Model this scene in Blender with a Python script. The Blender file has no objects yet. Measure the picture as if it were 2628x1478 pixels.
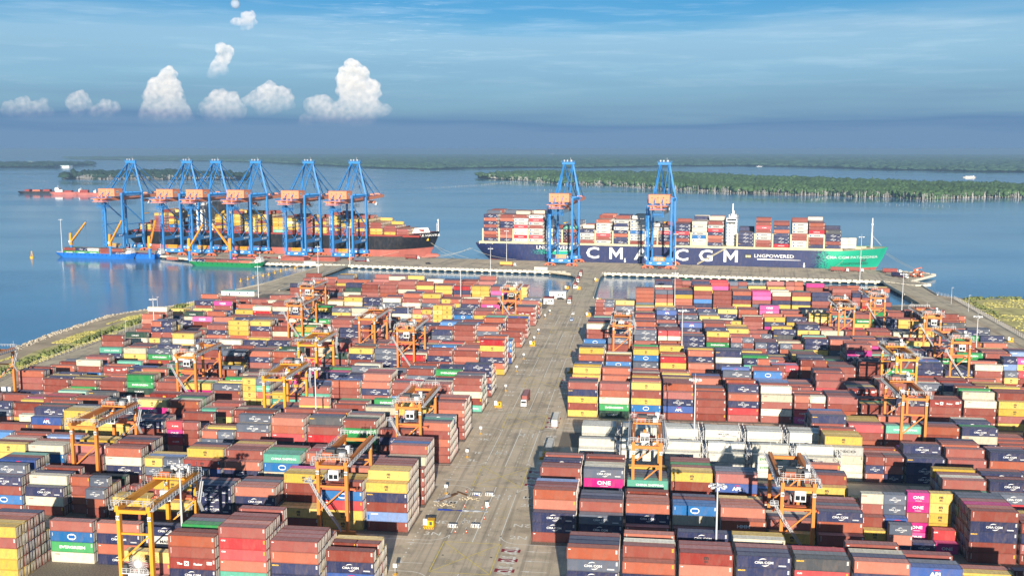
import bpy, bmesh, math, random
import numpy as np
from mathutils import Vector, Matrix, noise
R = math.radians
random.seed(7); rng = np.random.default_rng(7)
S = bpy.context.scene; COL = S.collection

# ------------------------------------------------------------------ camera, sky, sun, exposure
CH = 110.0
YAW, PITCH, FPX = 7.23, 7.69, 2627.7
cam = bpy.data.cameras.new('camera'); camo = bpy.data.objects.new('camera', cam); COL.objects.link(camo)
cam.sensor_width = 36; cam.lens = 36*FPX/2628; cam.clip_start = 1; cam.clip_end = 90000
camo.location = (0, 0, CH); camo.rotation_euler = (R(90-PITCH), 0, R(YAW))
S.camera = camo
# ------------------------------------------------------------------ pixel <-> ground (photograph survey)
_t, _y = R(PITCH), R(YAW)
FW = np.array([-math.sin(_y)*math.cos(_t), math.cos(_y)*math.cos(_t), -math.sin(_t)])
RT = np.array([math.cos(_y), math.sin(_y), 0.]); UP = np.cross(RT, FW); CP = np.array([0, 0, CH])
def ray(px, py): return FW+RT*(px-1314)/FPX+UP*(739-py)/FPX
def at(px, py, z=0.0):
    d = ray(px, py); return CP+d*((z-CH)/d[2])
def proj(p):
    p = np.atleast_2d(p)-CP; zc = p@FW
    return np.stack([1314+FPX*(p@RT)/zc, 739-FPX*(p@UP)/zc, zc], 1)
QA = R(7.0); QO = np.array([-35., 920.]); QU = np.array([math.cos(QA), -math.sin(QA)]); QV = np.array([math.sin(QA), math.cos(QA)])
def Q(u, v, z=0.0):
    q = QO+u*QU+v*QV; return Vector((q[0], q[1], z))
def quv(px, py, z=0.0):
    d = at(px, py, z)[:2]-QO; return d@QU, d@QV

SUN_EL, SUN_AZ = 14.5, 8.3          # light travels towards +Y, a little to -X
SKY_STRENGTH = 0.13
w = bpy.data.worlds.new('World'); S.world = w; w.use_nodes = True
def world():
    nt = w.node_tree; N = nt.nodes; L = nt.links
    bg = N['Background']; bg.inputs['Strength'].default_value = SKY_STRENGTH
    sky = N.new('ShaderNodeTexSky'); sky.sky_type = 'NISHITA'; sky.sun_disc = False
    sky.sun_elevation = R(SUN_EL); sky.sun_rotation = R(180-SUN_AZ)
    sky.air_density = 1.0; sky.dust_density = 0.6; sky.ozone_density = 2.2; sky.altitude = 50
    tc = N.new('ShaderNodeTexCoord'); sp = N.new('ShaderNodeSeparateXYZ'); L.new(tc.outputs['Generated'], sp.inputs[0])
    # thin layered cloud and haze bands, by height above the horizon
    mp = N.new('ShaderNodeMapping'); mp.inputs['Scale'].default_value = (3.0, 3.0, 46.0); L.new(tc.outputs['Generated'], mp.inputs[0])
    n1 = N.new('ShaderNodeTexNoise'); n1.inputs['Scale'].default_value = 1.15; n1.inputs['Detail'].default_value = 6; n1.inputs['Roughness'].default_value = .5; L.new(mp.outputs[0], n1.inputs['Vector'])
    def m(op, a, b=None):
        x = N.new('ShaderNodeMath'); x.operation = op
        for i, v in enumerate((a, b)):
            if v is None: continue
            if isinstance(v, (int, float)): x.inputs[i].default_value = v
            else: L.new(v, x.inputs[i])
        return x.outputs[0]
    zj = m('ADD', sp.outputs['Z'], m('MULTIPLY', m('SUBTRACT', n1.outputs[0], .5), .05))
    def ramp(v, pts):
        r = N.new('ShaderNodeValToRGB'); L.new(v, r.inputs[0])
        e = r.color_ramp.elements; e[0].position, e[0].color = pts[0][0], (*pts[0][1], 1); e[1].position, e[1].color = pts[-1][0], (*pts[-1][1], 1)
        for p, c in pts[1:-1]:
            k = e.new(p); k.color = (*c, 1)
        return r.outputs[0]
    f = ramp(m('MULTIPLY', zj, 4.0), [(0, (.97,)*3), (.10, (.93,)*3), (.22, (.80,)*3), (.36, (.70,)*3), (.44, (.55,)*3), (.52, (.16,)*3), (.75, (.05,)*3), (1, (.05,)*3)])
    hz = ramp(m('MULTIPLY', zj, 4.0), HAZE_RAMP)
    hs = N.new('ShaderNodeMix'); hs.data_type = 'RGBA'; hs.blend_type = 'MULTIPLY'; hs.inputs[0].default_value = 1
    L.new(hz, hs.inputs[6]); v = 1.0/SKY_STRENGTH; hs.inputs[7].default_value = (v, v, v, 1)
    tint = N.new('ShaderNodeMix'); tint.data_type = 'RGBA'; tint.blend_type = 'MULTIPLY'; tint.inputs[0].default_value = 1
    L.new(sky.outputs[0], tint.inputs[6]); tint.inputs[7].default_value = (*SKY_TINT, 1)
    mx = N.new('ShaderNodeMix'); mx.data_type = 'RGBA'; L.new(f, mx.inputs[0]); L.new(tint.outputs[2], mx.inputs[6]); L.new(hs.outputs[2], mx.inputs[7])
    # cirrus streaks
    mp2 = N.new('ShaderNodeMapping'); mp2.inputs['Scale'].default_value = (7, 7, 95); mp2.inputs['Rotation'].default_value = (0, .04, 0); L.new(tc.outputs['Generated'], mp2.inputs[0])
    n2 = N.new('ShaderNodeTexNoise'); n2.inputs['Scale'].default_value = 1.4; n2.inputs['Detail'].default_value = 8; n2.inputs['Roughness'].default_value = .62; L.new(mp2.outputs[0], n2.inputs['Vector'])
    c = ramp(n2.outputs[0], [(.50, (0,)*3), (.80, (.34,)*3)])
    band = ramp(m('MULTIPLY', sp.outputs['Z'], 4.0), [(.16, (0,)*3), (.3, (.5,)*3), (.62, (.75,)*3), (1, (.3,)*3)])
    patch = N.new('ShaderNodeVectorMath'); patch.operation = 'DOT_PRODUCT'; L.new(tc.outputs['Generated'], patch.inputs[0]); pd = ray(1040, 78); pd = pd/np.linalg.norm(pd); patch.inputs[1].default_value = tuple(pd)
    pk = ramp(m('MULTIPLY', m('SUBTRACT', patch.outputs['Value'], .995), 200), [(.0, (0,)*3), (.9, (1,)*3)])
    n4 = N.new('ShaderNodeTexNoise'); n4.inputs['Scale'].default_value = 5; n4.inputs['Distortion'].default_value = 1.2; n4.inputs['Detail'].default_value = 5; L.new(mp2.outputs[0], n4.inputs['Vector'])
    c = m('ADD', c, m('MULTIPLY', m('MULTIPLY', ramp(n4.outputs[0], [(.58, (0,)*3), (.74, (.7,)*3)]), pk), .45))
    cf = m('MULTIPLY', c, band)
    mx2 = N.new('ShaderNodeMix'); mx2.data_type = 'RGBA'; L.new(cf, mx2.inputs[0]); L.new(mx.outputs[2], mx2.inputs[6]); mx2.inputs[7].default_value = (.62*v, .72*v, .80*v, 1)
    veil = ramp(sp.outputs['Z'], [(.16, (0,)*3), (.45, (.5,)*3), (1, (.5,)*3)])
    mx3 = N.new('ShaderNodeMix'); mx3.data_type = 'RGBA'; L.new(veil, mx3.inputs[0]); L.new(mx2.outputs[2], mx3.inputs[6]); mx3.inputs[7].default_value = (.10*v, .15*v, .22*v, 1)
    L.new(mx3.outputs[2], bg.inputs['Color'])
HAZE_RAMP = [(0, (0.1133, 0.1947, 0.317)), (0.07, (0.1133, 0.1947, 0.317)), (0.1, (0.0906, 0.1676, 0.299)), (0.15, (0.1404, 0.2355, 0.3442)), (0.3, (0.2093, 0.335, 0.4501)), (0.44, (0.3036, 0.4292, 0.5234)), (0.6, (0.0799, 0.2485, 0.4438)), (1, (0.0622, 0.2219, 0.4438))]
SKY_TINT = (.115, .325, .50)
world()
sun = bpy.data.lights.new('sun', 'SUN'); sun.energy = 5.0; sun.angle = R(.5); sun.color = (1, .90, .76)
suno = bpy.data.objects.new('sun', sun); COL.objects.link(suno)
sd = Vector((-math.sin(R(SUN_AZ))*math.cos(R(SUN_EL)), math.cos(R(SUN_AZ))*math.cos(R(SUN_EL)), -math.sin(R(SUN_EL))))
suno.rotation_euler = sd.to_track_quat('-Z', 'Y').to_euler()
S.view_settings.view_transform = 'Standard'; S.view_settings.look = 'None'; S.view_settings.exposure = 0.66; S.view_settings.gamma = 1
S.render.engine = 'CYCLES'
S.cycles.max_bounces = 6; S.cycles.diffuse_bounces = 3; S.cycles.glossy_bounces = 3; S.cycles.transparent_max_bounces = 12; S.cycles.volume_bounces = 0
S.cycles.use_denoising = True

# ------------------------------------------------------------------ materials
M = {}
def mat(name, col, rough=.6, metal=0, var=.10, scale=.6, bump=0, bscale=8, spec=.35, dirt=None, dirtamt=.25, fade=False, corr=None):
    m = bpy.data.materials.new(name); m.use_nodes = True; nt = m.node_tree; N = nt.nodes; L = nt.links
    b = N['Principled BSDF']; b.inputs['Roughness'].default_value = rough; b.inputs['Metallic'].default_value = metal
    b.inputs['Specular IOR Level'].default_value = spec
    tc = N.new('ShaderNodeTexCoord')
    n = N.new('ShaderNodeTexNoise'); n.inputs['Scale'].default_value = scale; n.inputs['Detail'].default_value = 5; n.inputs['Roughness'].default_value = .6
    L.new(tc.outputs['Object'], n.inputs['Vector'])
    mr = N.new('ShaderNodeMapRange'); L.new(n.outputs[0], mr.inputs[0]); mr.inputs[1].default_value = .3; mr.inputs[2].default_value = .7; mr.inputs[3].default_value = 1-var; mr.inputs[4].default_value = 1+var
    hsv = N.new('ShaderNodeHueSaturation'); hsv.inputs['Color'].default_value = (*col, 1); L.new(mr.outputs[0], hsv.inputs['Value'])
    out = hsv.outputs[0]
    if fade:   # each container's own paint fade (object or mesh attribute, -1..1)
        a1 = N.new('ShaderNodeAttribute'); a1.attribute_type = 'OBJECT'; a1.attribute_name = 'fade'
        a2 = N.new('ShaderNodeAttribute'); a2.attribute_type = 'GEOMETRY'; a2.attribute_name = 'fade'
        ad = N.new('ShaderNodeMath'); ad.operation = 'ADD'; L.new(a1.outputs['Fac'], ad.inputs[0]); L.new(a2.outputs['Fac'], ad.inputs[1])
        mr2 = N.new('ShaderNodeMapRange'); L.new(ad.outputs[0], mr2.inputs[0]); mr2.inputs[1].default_value = -1; mr2.inputs[2].default_value = 1; mr2.inputs[3].default_value = .72; mr2.inputs[4].default_value = 1.28
        h2 = N.new('ShaderNodeHueSaturation'); L.new(out, h2.inputs['Color']); L.new(mr2.outputs[0], h2.inputs['Value'])
        mr3 = N.new('ShaderNodeMapRange'); L.new(ad.outputs[0], mr3.inputs[0]); mr3.inputs[1].default_value = -1; mr3.inputs[2].default_value = 1; mr3.inputs[3].default_value = 1.08; mr3.inputs[4].default_value = .86
        L.new(mr3.outputs[0], h2.inputs['Saturation']); out = h2.outputs[0]
    if fade:
        n5 = N.new('ShaderNodeTexNoise'); n5.inputs['Scale'].default_value = .5; n5.inputs['Detail'].default_value = 7; n5.inputs['Roughness'].default_value = .65; mp5 = N.new('ShaderNodeMapping'); L.new(tc.outputs['Object'], mp5.inputs[0]); mp5.inputs['Scale'].default_value = (1, 1, .5); L.new(mp5.outputs[0], n5.inputs['Vector'])
        r5 = N.new('ShaderNodeMapRange'); L.new(n5.outputs[0], r5.inputs[0]); r5.inputs[1].default_value = .46; r5.inputs[2].default_value = .72; r5.inputs[3].default_value = 0; r5.inputs[4].default_value = .17
        mx5 = N.new('ShaderNodeMix'); mx5.data_type = 'RGBA'; L.new(r5.outputs[0], mx5.inputs[0]); L.new(out, mx5.inputs[6]); mx5.inputs[7].default_value = (.34, .25, .20, 1); out = mx5.outputs[2]
    if dirt:
        n3 = N.new('ShaderNodeTexNoise'); n3.inputs['Scale'].default_value = scale*2.3; n3.inputs['Detail'].default_value = 8; n3.inputs['Roughness'].default_value = .7
        mp = N.new('ShaderNodeMapping'); L.new(tc.outputs['Object'], mp.inputs[0]); mp.inputs['Scale'].default_value = (1, 1, .35) if dirt != 'flat' else (1, 1, 1); L.new(mp.outputs[0], n3.inputs['Vector'])
        rr = N.new('ShaderNodeMapRange'); L.new(n3.outputs[0], rr.inputs[0]); rr.inputs[1].default_value = .5; rr.inputs[2].default_value = .75; rr.inputs[3].default_value = 0; rr.inputs[4].default_value = dirtamt
        mx = N.new('ShaderNodeMix'); mx.data_type = 'RGBA'; L.new(rr.outputs[0], mx.inputs[0]); L.new(out, mx.inputs[6])
        mx.inputs[7].default_value = (*((.16, .11, .08) if isinstance(dirt, str) else dirt), 1); out = mx.outputs[2]
    L.new(out, b.inputs['Base Color'])
    if corr:
        wv = N.new('ShaderNodeTexWave'); wv.bands_direction = 'X'; wv.inputs['Scale'].default_value = corr; L.new(tc.outputs['Object'], wv.inputs['Vector'])
        bp = N.new('ShaderNodeBump'); bp.inputs['Strength'].default_value = .35; bp.inputs['Distance'].default_value = .03; L.new(wv.outputs['Fac'], bp.inputs['Height']); L.new(bp.outputs[0], b.inputs['Normal'])
    elif bump:
        nb = N.new('ShaderNodeTexNoise'); nb.inputs['Scale'].default_value = bscale; nb.inputs['Detail'].default_value = 6; L.new(tc.outputs['Object'], nb.inputs['Vector'])
        bp = N.new('ShaderNodeBump'); bp.inputs['Strength'].default_value = bump; bp.inputs['Distance'].default_value = .2; L.new(nb.outputs[0], bp.inputs['Height']); L.new(bp.outputs[0], b.inputs['Normal'])
    M[name] = m; return m
def lin(r, g, b):
    f = lambda c: ((c/255+.055)/1.055)**2.4 if c > 10 else c/255/12.92
    return (f(r), f(g), f(b))

# ------------------------------------------------------------------ mesh builder
class MB:
    def __init__(s): s.v = []; s.f = []; s.m = []
    def quad(s, pts, mi=0):
        n = len(s.v); s.v += [tuple(p) for p in pts]; s.f.append(tuple(range(n, n+len(pts)))); s.m.append(mi)
    def box(s, c, d, mi=0, rz=0.0, top=None):
        x, y, z = d[0]/2, d[1]/2, d[2]/2; n = len(s.v); cs, sn = math.cos(rz), math.sin(rz)
        for sx, sy, sz in ((-1,-1,-1),(1,-1,-1),(1,1,-1),(-1,1,-1),(-1,-1,1),(1,-1,1),(1,1,1),(-1,1,1)):
            k = 1 if (top is None or sz < 0) else top
            px, py = sx*x*k, sy*y*k
            s.v.append((c[0]+px*cs-py*sn, c[1]+px*sn+py*cs, c[2]+sz*z))
        for q in ((3,2,1,0),(4,5,6,7),(0,1,5,4),(1,2,6,5),(2,3,7,6),(3,0,4,7)):
            s.f.append(tuple(n+i for i in q)); s.m.append(mi)
        return s
    def bar(s, p0, p1, w_, h_=None, mi=0, up=(0, 0, 1)):
        h_ = h_ or w_; p0, p1 = Vector(p0), Vector(p1); d = (p1-p0).normalized(); up = Vector(up)
        if abs(d.dot(up)) > .98: up = Vector((0, 1, 0))
        sd_ = d.cross(up).normalized(); u2 = sd_.cross(d); n = len(s.v)
        for p in (p0, p1):
            for a, b in ((-1,-1),(1,-1),(1,1),(-1,1)): s.v.append(tuple(p+sd_*a*w_/2+u2*b*h_/2))
        for q in ((3,2,1,0),(4,5,6,7),(0,1,5,4),(1,2,6,5),(2,3,7,6),(3,0,4,7)):
            s.f.append(tuple(n+i for i in q)); s.m.append(mi)
        return s
    def cyl(s, p0, p1, r0, r1=None, n=8, mi=0, cap=True):
        r1 = r0 if r1 is None else r1; p0, p1 = Vector(p0), Vector(p1); d = (p1-p0).normalized()
        a = Vector((1, 0, 0)) if abs(d.x) < .9 else Vector((0, 1, 0)); e1 = d.cross(a).normalized(); e2 = d.cross(e1); k = len(s.v)
        for p, r in ((p0, r0), (p1, r1)):
            for i in range(n):
                t = 2*math.pi*i/n; s.v.append(tuple(p+(e1*math.cos(t)+e2*math.sin(t))*r))
        for i in range(n):
            j = (i+1) % n; s.f.append((k+i, k+j, k+n+j, k+n+i)); s.m.append(mi)
        if cap:
            s.f.append(tuple(k+i for i in range(n))[::-1]); s.m.append(mi); s.f.append(tuple(k+n+i for i in range(n))); s.m.append(mi)
        return s
    def rail(s, pts, h=1.1, r=.06, mi=0, step=2.0):
        for a, b in zip(pts[:-1], pts[1:]):
            a, b = Vector(a), Vector(b); L_ = (b-a).length; k = max(1, int(L_/step)); z = Vector((0, 0, h))
            s.bar(a+z, b+z, r*1.6, mi=mi); s.bar(a+z*.55, b+z*.55, r*1.2, mi=mi)
            for i in range(k+1):
                p = a.lerp(b, i/k); s.bar(p, p+z, r*1.6, mi=mi)
        return s
    def text(s, txt, o, right, up, h, mi=0, xs=1.0, bold=.03, align='C'):
        vs, fs, wd, ht = glyphs(txt, bold); k = h/ht; n = len(s.v); o, right, up = Vector(o), Vector(right), Vector(up)
        x0 = {'C': -wd/2, 'L': 0, 'R': -wd}[align]
        for x, y in vs: s.v.append(tuple(o+right*((x+x0)*k*xs)+up*((y-ht/2)*k)))
        for f in fs: s.f.append(tuple(n+i for i in f)); s.m.append(mi)
        return s
    def mesh(s, name, mats):
        me = bpy.data.meshes.new(name)
        me.from_pydata(s.v, [], s.f); 
        for m_ in mats: me.materials.append(M[m_] if isinstance(m_, str) else m_)
        if len(mats) > 1: me.polygons.foreach_set('material_index', s.m)
        me.update(); return me
    def build(s, name, mats, parent=None, loc=None, rz=0.0, smooth=False):
        if isinstance(mats, str): mats = [mats]
        me = s.mesh(name, mats)
        if smooth: me.polygons.foreach_set('use_smooth', [True]*len(me.polygons))
        o = bpy.data.objects.new(name, me); COL.objects.link(o)
        if parent is not None: o.parent = parent
        if loc is not None: o.location = loc
        o.rotation_euler = (0, 0, rz); return o
_gl = {}
def glyphs(txt, bold):
    k = (txt, bold)
    if k not in _gl:
        c = bpy.data.curves.new('lettering', 'FONT'); c.body = txt; c.size = 1; c.offset = bold; c.resolution_u = 2; c.fill_mode = 'FRONT'
        c.space_line = .72
        o = bpy.data.objects.new('lettering', c); COL.objects.link(o); me = o.to_mesh()
        vs = [(v.co.x, v.co.y) for v in me.vertices]; fs = [tuple(p.vertices) for p in me.polygons]; o.to_mesh_clear()
        bpy.data.objects.remove(o); bpy.data.curves.remove(c)
        a = np.array(vs); mn, mx = a.min(0), a.max(0)
        _gl[k] = ([(x-mn[0], y-mn[1]) for x, y in vs], fs, mx[0]-mn[0], mx[1]-mn[1])
    return _gl[k]
def tag(o, label, cat, group=None, kind=None):
    if label: o['label'] = label
    if cat: o['category'] = cat
    if group: o['group'] = group
    if kind: o['kind'] = kind
    return o
def thing(name, loc, label, cat, group=None, rz=0.0):
    o = bpy.data.objects.new(name, None); COL.objects.link(o); o.location = loc; o.rotation_euler = (0, 0, rz); o.empty_display_size = 1
    return tag(o, label, cat, group)
def copy_tree(o, parent=None):
    c = o.copy(); COL.objects.link(c); c.parent = parent
    for ch in o.children: copy_tree(ch, c)
    return c
def struct(o): o['kind'] = 'structure'; return o
ORD = ['', 'first', 'second', 'third', 'fourth', 'fifth', 'sixth', 'seventh', 'eighth', 'ninth', 'tenth', 'eleventh', 'twelfth', 'thirteenth', 'fourteenth', 'fifteenth', 'sixteenth', 'seventeenth', 'eighteenth', 'nineteenth', 'twentieth', 'twenty-first', 'twenty-second', 'twenty-third', 'twenty-fourth', 'twenty-fifth', 'twenty-sixth', 'twenty-seventh', 'twenty-eighth']
# ------------------------------------------------------------------ paints and surfaces (real base colours)
PAINT = {  # code: (name, srgb under neutral light)
 'r': ('oxide_red', (138, 64, 52)), 'o': ('rust_orange', (172, 92, 68)), 'p': ('faded_red', (152, 80, 74)), 'R': ('bright_red', (186, 36, 44)),
 'n': ('navy', (30, 42, 84)), 'g': ('slate_grey', (84, 94, 112)), 'y': ('yellow', (212, 176, 76)), 'b': ('sky_blue', (14, 106, 172)),
 'w': ('cream', (214, 206, 182)), 'G': ('bright_green', (22, 142, 72)), 'm': ('magenta', (206, 44, 134)), 't': ('teal', (92, 172, 150)),
 'a': ('mid_blue', (52, 88, 158)), 'k': ('dark_green', (14, 62, 50)), 's': ('pale_blue', (110, 140, 190)), 'W': ('reefer_white', (208, 206, 194)),
 'M': ('pale_grey', (196, 196, 190)), 'l': ('mint', (146, 198, 176)), 'd': ('dark_grey', (70, 74, 80)), 'K': ('signal_red', (204, 34, 52)),
 'Y': ('brick_red', (140, 44, 36)), 'O': ('orange', (226, 120, 40))}
ALIAS = {'x': 'Y', 'H': 'o', 'h': 'K', 'e': 'G', 'E': 'W', 'V': 'W', 'Q': 'W', 'J': 'W', 'C': 'M', 'N': 'n', 'c': 'W', 'U': 'k', 'S': 's', 'L': 'a'}
BASE = lambda c: ALIAS.get(c, c)
for _c, (_n, _rgb) in PAINT.items():
    mat('paint_'+_n, lin(*_rgb), rough=.55, var=.10, scale=.9, dirt='y', dirtamt=.5, fade=True, corr=5.2)
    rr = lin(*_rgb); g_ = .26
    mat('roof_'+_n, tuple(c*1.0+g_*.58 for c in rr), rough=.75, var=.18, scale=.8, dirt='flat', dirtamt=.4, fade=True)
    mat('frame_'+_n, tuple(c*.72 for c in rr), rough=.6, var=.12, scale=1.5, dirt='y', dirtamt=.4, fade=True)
mat('white_letter', (.80, .80, .78), .6, var=.04); mat('black_letter', (.03, .03, .03), .6, var=.04); mat('red_letter', lin(200, 30, 50), .6, var=.04)
mat('yellow_letter', lin(240, 190, 50), .6, var=.04); mat('green_letter', lin(20, 130, 60), .6, var=.04); mat('blue_letter', lin(20, 90, 160), .6, var=.04); mat('plum_letter', lin(120, 20, 70), .6, var=.04); mat('magenta_letter', lin(205, 40, 130), .6, var=.04); mat('navy_letter', lin(40, 48, 90), .6, var=.04)
mat('galvanised', (.52, .52, .52), .5, .3, var=.1); mat('steel_rod', (.60, .57, .52), .5, .1, var=.1)
mat('sts_blue', lin(52, 132, 200), .5, var=.06, scale=.3, dirt='y', dirtamt=.15); mat('sts_orange', lin(232, 146, 106), .55, var=.06, scale=.3, dirt='y', dirtamt=.15)
mat('bogie_orange', lin(212, 112, 72), .6, var=.15, scale=.5, dirt='y', dirtamt=.35)
mat('rtg_orange', lin(210, 128, 56), .5, var=.06, scale=.4, dirt='y', dirtamt=.2); mat('rtg_yellow', lin(226, 152, 42), .5, var=.05, scale=.4, dirt='y', dirtamt=.15)
mat('rail_grey', (.50, .51, .52), .5, .2, var=.08); mat('machine_dark', (.06, .065, .07), .5, var=.2, scale=2); mat('tyre', (.02, .02, .02), .8)
mat('cab_white', (.80, .80, .78), .4, var=.03); mat('glass_dark', (.02, .025, .03), .08, var=0, spec=.6); mat('mast_grey', (.66, .66, .66), .45, .2, var=.05)
mat('lamp_glass', (.75, .75, .72), .2, var=.02); mat('safety_yellow', lin(240, 180, 30), .5, var=.06); mat('black_paint', (.025, .025, .025), .6)
mat('truck_red', lin(190, 40, 40), .5, var=.05); mat('car_silver', (.35, .37, .40), .3, .4); mat('car_blue', lin(120, 140, 180), .3, .2); mat('car_black', (.03, .03, .035), .25)
mat('cone_orange', lin(235, 90, 30), .6); mat('tarp_blue', lin(40, 80, 190), .7, var=.3, scale=1.2); mat('wood_brown', lin(110, 78, 48), .8, var=.2)
mat('asphalt', lin(214, 196, 168), .9, var=.13, scale=.05, bump=.2, bscale=3, dirt='flat', dirtamt=.35, spec=.15)
mat('concrete_pale', lin(212, 196, 166), .9, var=.10, scale=.1, bump=.15, bscale=3, dirt='flat', dirtamt=.35, spec=.15)
mat('quay_concrete', lin(212, 196, 168), .9, var=.14, scale=.035, bump=.15, bscale=2, dirt='flat', dirtamt=.4, spec=.15)
mat('quay_edge', lin(216, 208, 190), .85, var=.10, scale=.4, dirt='y', dirtamt=.5); mat('pile_dark', lin(58, 54, 50), .9, var=.3, scale=.5)
def worn(name):
    m = M[name]; nt = m.node_tree; N = nt.nodes; L = nt.links; b = N['Principled BSDF']; old = b.inputs['Base Color'].links[0].from_socket
    tc = N.new('ShaderNodeTexCoord'); out = old
    for scl, nz, lo, hi, amt, col in (((.55, .012, 1), 1.0, .5, .68, .45, (.10, .092, .082)), ((.05, .05, 1), 1.6, .52, .60, .30, (.16, .145, .125)), ((.3, .22, 1), 1.3, .63, .72, .55, (.05, .047, .044)), ((.012, .6, 1), 1.0, .52, .7, .22, (.36, .34, .30))):
        mp = N.new('ShaderNodeMapping'); mp.inputs['Scale'].default_value = scl; L.new(tc.outputs['Object'], mp.inputs[0])
        n = N.new('ShaderNodeTexNoise'); n.inputs['Scale'].default_value = nz; n.inputs['Detail'].default_value = 6; n.inputs['Roughness'].default_value = .6; L.new(mp.outputs[0], n.inputs['Vector'])
        r = N.new('ShaderNodeMapRange'); L.new(n.outputs[0], r.inputs[0])
        for i, x in enumerate((lo, hi, 0, amt)): r.inputs[i+1].default_value = x
        mx = N.new('ShaderNodeMix'); mx.data_type = 'RGBA'; L.new(r.outputs[0], mx.inputs[0]); L.new(out, mx.inputs[6]); mx.inputs[7].default_value = (*col, 1); out = mx.outputs[2]
    L.new(out, b.inputs['Base Color'])
for _n in ('asphalt', 'quay_concrete', 'concrete_pale'): worn(_n)
mat('gravel', lin(128, 118, 104), .95, var=.55, scale=2.6, bump=.6, bscale=2.2)
mat('white_line', lin(240, 236, 222), .8, var=.10, scale=.7, dirt='flat', dirtamt=.2); mat('yellow_line', lin(232, 208, 110), .8, var=.14, scale=.7, dirt='flat', dirtamt=.2); mat('red_box', lin(150, 44, 50), .8, var=.12)
mat('grass_ground', lin(204, 192, 124), .95, var=.4, scale=.09, bump=.4, bscale=1.4, dirt=lin(140, 116, 84), dirtamt=.6)
mat('grass_blade', lin(192, 182, 104), .9, var=.35, scale=.05); mat('bush_leaf', lin(116, 124, 70), .9, var=.4, scale=.4)
mat('rock', lin(188, 176, 156), .95, var=.35, scale=.5); mat('earth', lin(188, 168, 138), .95, var=.3, scale=.06)
mat('crown_green', lin(70, 96, 56), .9, var=.5, scale=.012); mat('crown_far', lin(62, 88, 66), .9, var=.35, scale=.006); mat('crown_dark', lin(40, 62, 44), .9, var=.4, scale=.012); mat('trunk_pale', lin(178, 176, 170), .9, var=.35, scale=.05); mat('mud', lin(96, 84, 68), .9, var=.2, scale=.02)
mat('hull_black', lin(22, 24, 32), .5, var=.25, scale=.2, dirt=(.12, .10, .09), dirtamt=.4); mat('hull_red', lin(178, 100, 88), .65, var=.18, scale=.06, dirt='y', dirtamt=.3)
mat('deck_red', lin(150, 60, 52), .7, var=.15); mat('deck_cream', lin(214, 202, 160), .7, var=.15, scale=.3, dirt='y', dirtamt=.3); mat('ship_white', (.80, .80, .78), .5, var=.05, scale=.3)
mat('barge_blue', lin(20, 104, 190), .5, var=.12, scale=.3, dirt='y', dirtamt=.2); mat('barge_green', lin(20, 122, 70), .5, var=.12, scale=.3); mat('barge_red', lin(170, 44, 46), .6, var=.12, scale=.3)
mat('funnel_beige', lin(206, 196, 178), .6, var=.08); mat('rope', lin(196, 186, 164), .8); mat('building_white', (.78, .77, .74), .7, var=.05); mat('roof_mint', lin(150, 196, 180), .6, var=.1)
mat('moon_rock', (.50, .52, .56), .9, var=.16, scale=.0012)
def hull_navy():
    m = mat('hull_navy', lin(34, 46, 92), .5, var=.14, scale=.22, dirt='y', dirtamt=.4); nt = m.node_tree; N = nt.nodes; L = nt.links
    b = N['Principled BSDF']; old = b.inputs['Base Color'].links[0].from_socket
    tc = N.new('ShaderNodeTexCoord'); sp = N.new('ShaderNodeSeparateXYZ'); L.new(tc.outputs['Object'], sp.inputs[0])
    vo = N.new('ShaderNodeTexVoronoi'); vo.inputs['Scale'].default_value = 1.1; L.new(tc.outputs['Object'], vo.inputs['Vector'])
    def mr(v, a, b_, c, d):
        r = N.new('ShaderNodeMapRange'); L.new(v, r.inputs[0])
        for i, x in enumerate((a, b_, c, d)): r.inputs[i+1].default_value = x
        return r.outputs[0]
    def mth(op, a, b_):
        x = N.new('ShaderNodeMath'); x.operation = op
        for i, v in enumerate((a, b_)):
            if isinstance(v, (int, float)): x.inputs[i].default_value = v
            else: L.new(v, x.inputs[i])
        return x.outputs[0]
    # the painted livery: dots that grow into a solid teal bow, and a small dotted patch aft
    g = mth('MAXIMUM', mr(sp.outputs['X'], 322, 352, -.1, 1.0), mth('MULTIPLY', mth('MULTIPLY', mth('GREATER_THAN', sp.outputs['X'], 58), mth('LESS_THAN', sp.outputs['X'], 100)), mth('MULTIPLY', mth('GREATER_THAN', sp.outputs['Z'], 6.6), mth('MULTIPLY', mth('LESS_THAN', sp.outputs['Z'], 11.2), mr(sp.outputs['X'], 58, 90, .25, 1)))))
    k = mth('GREATER_THAN', g, vo.outputs['Distance'])
    mx = N.new('ShaderNodeMix'); mx.data_type = 'RGBA'; L.new(k, mx.inputs[0]); L.new(old, mx.inputs[6]); mx.inputs[7].default_value = (*lin(36, 172, 136), 1)
    L.new(mx.outputs[2], b.inputs['Base Color'])
hull_navy()
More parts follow.
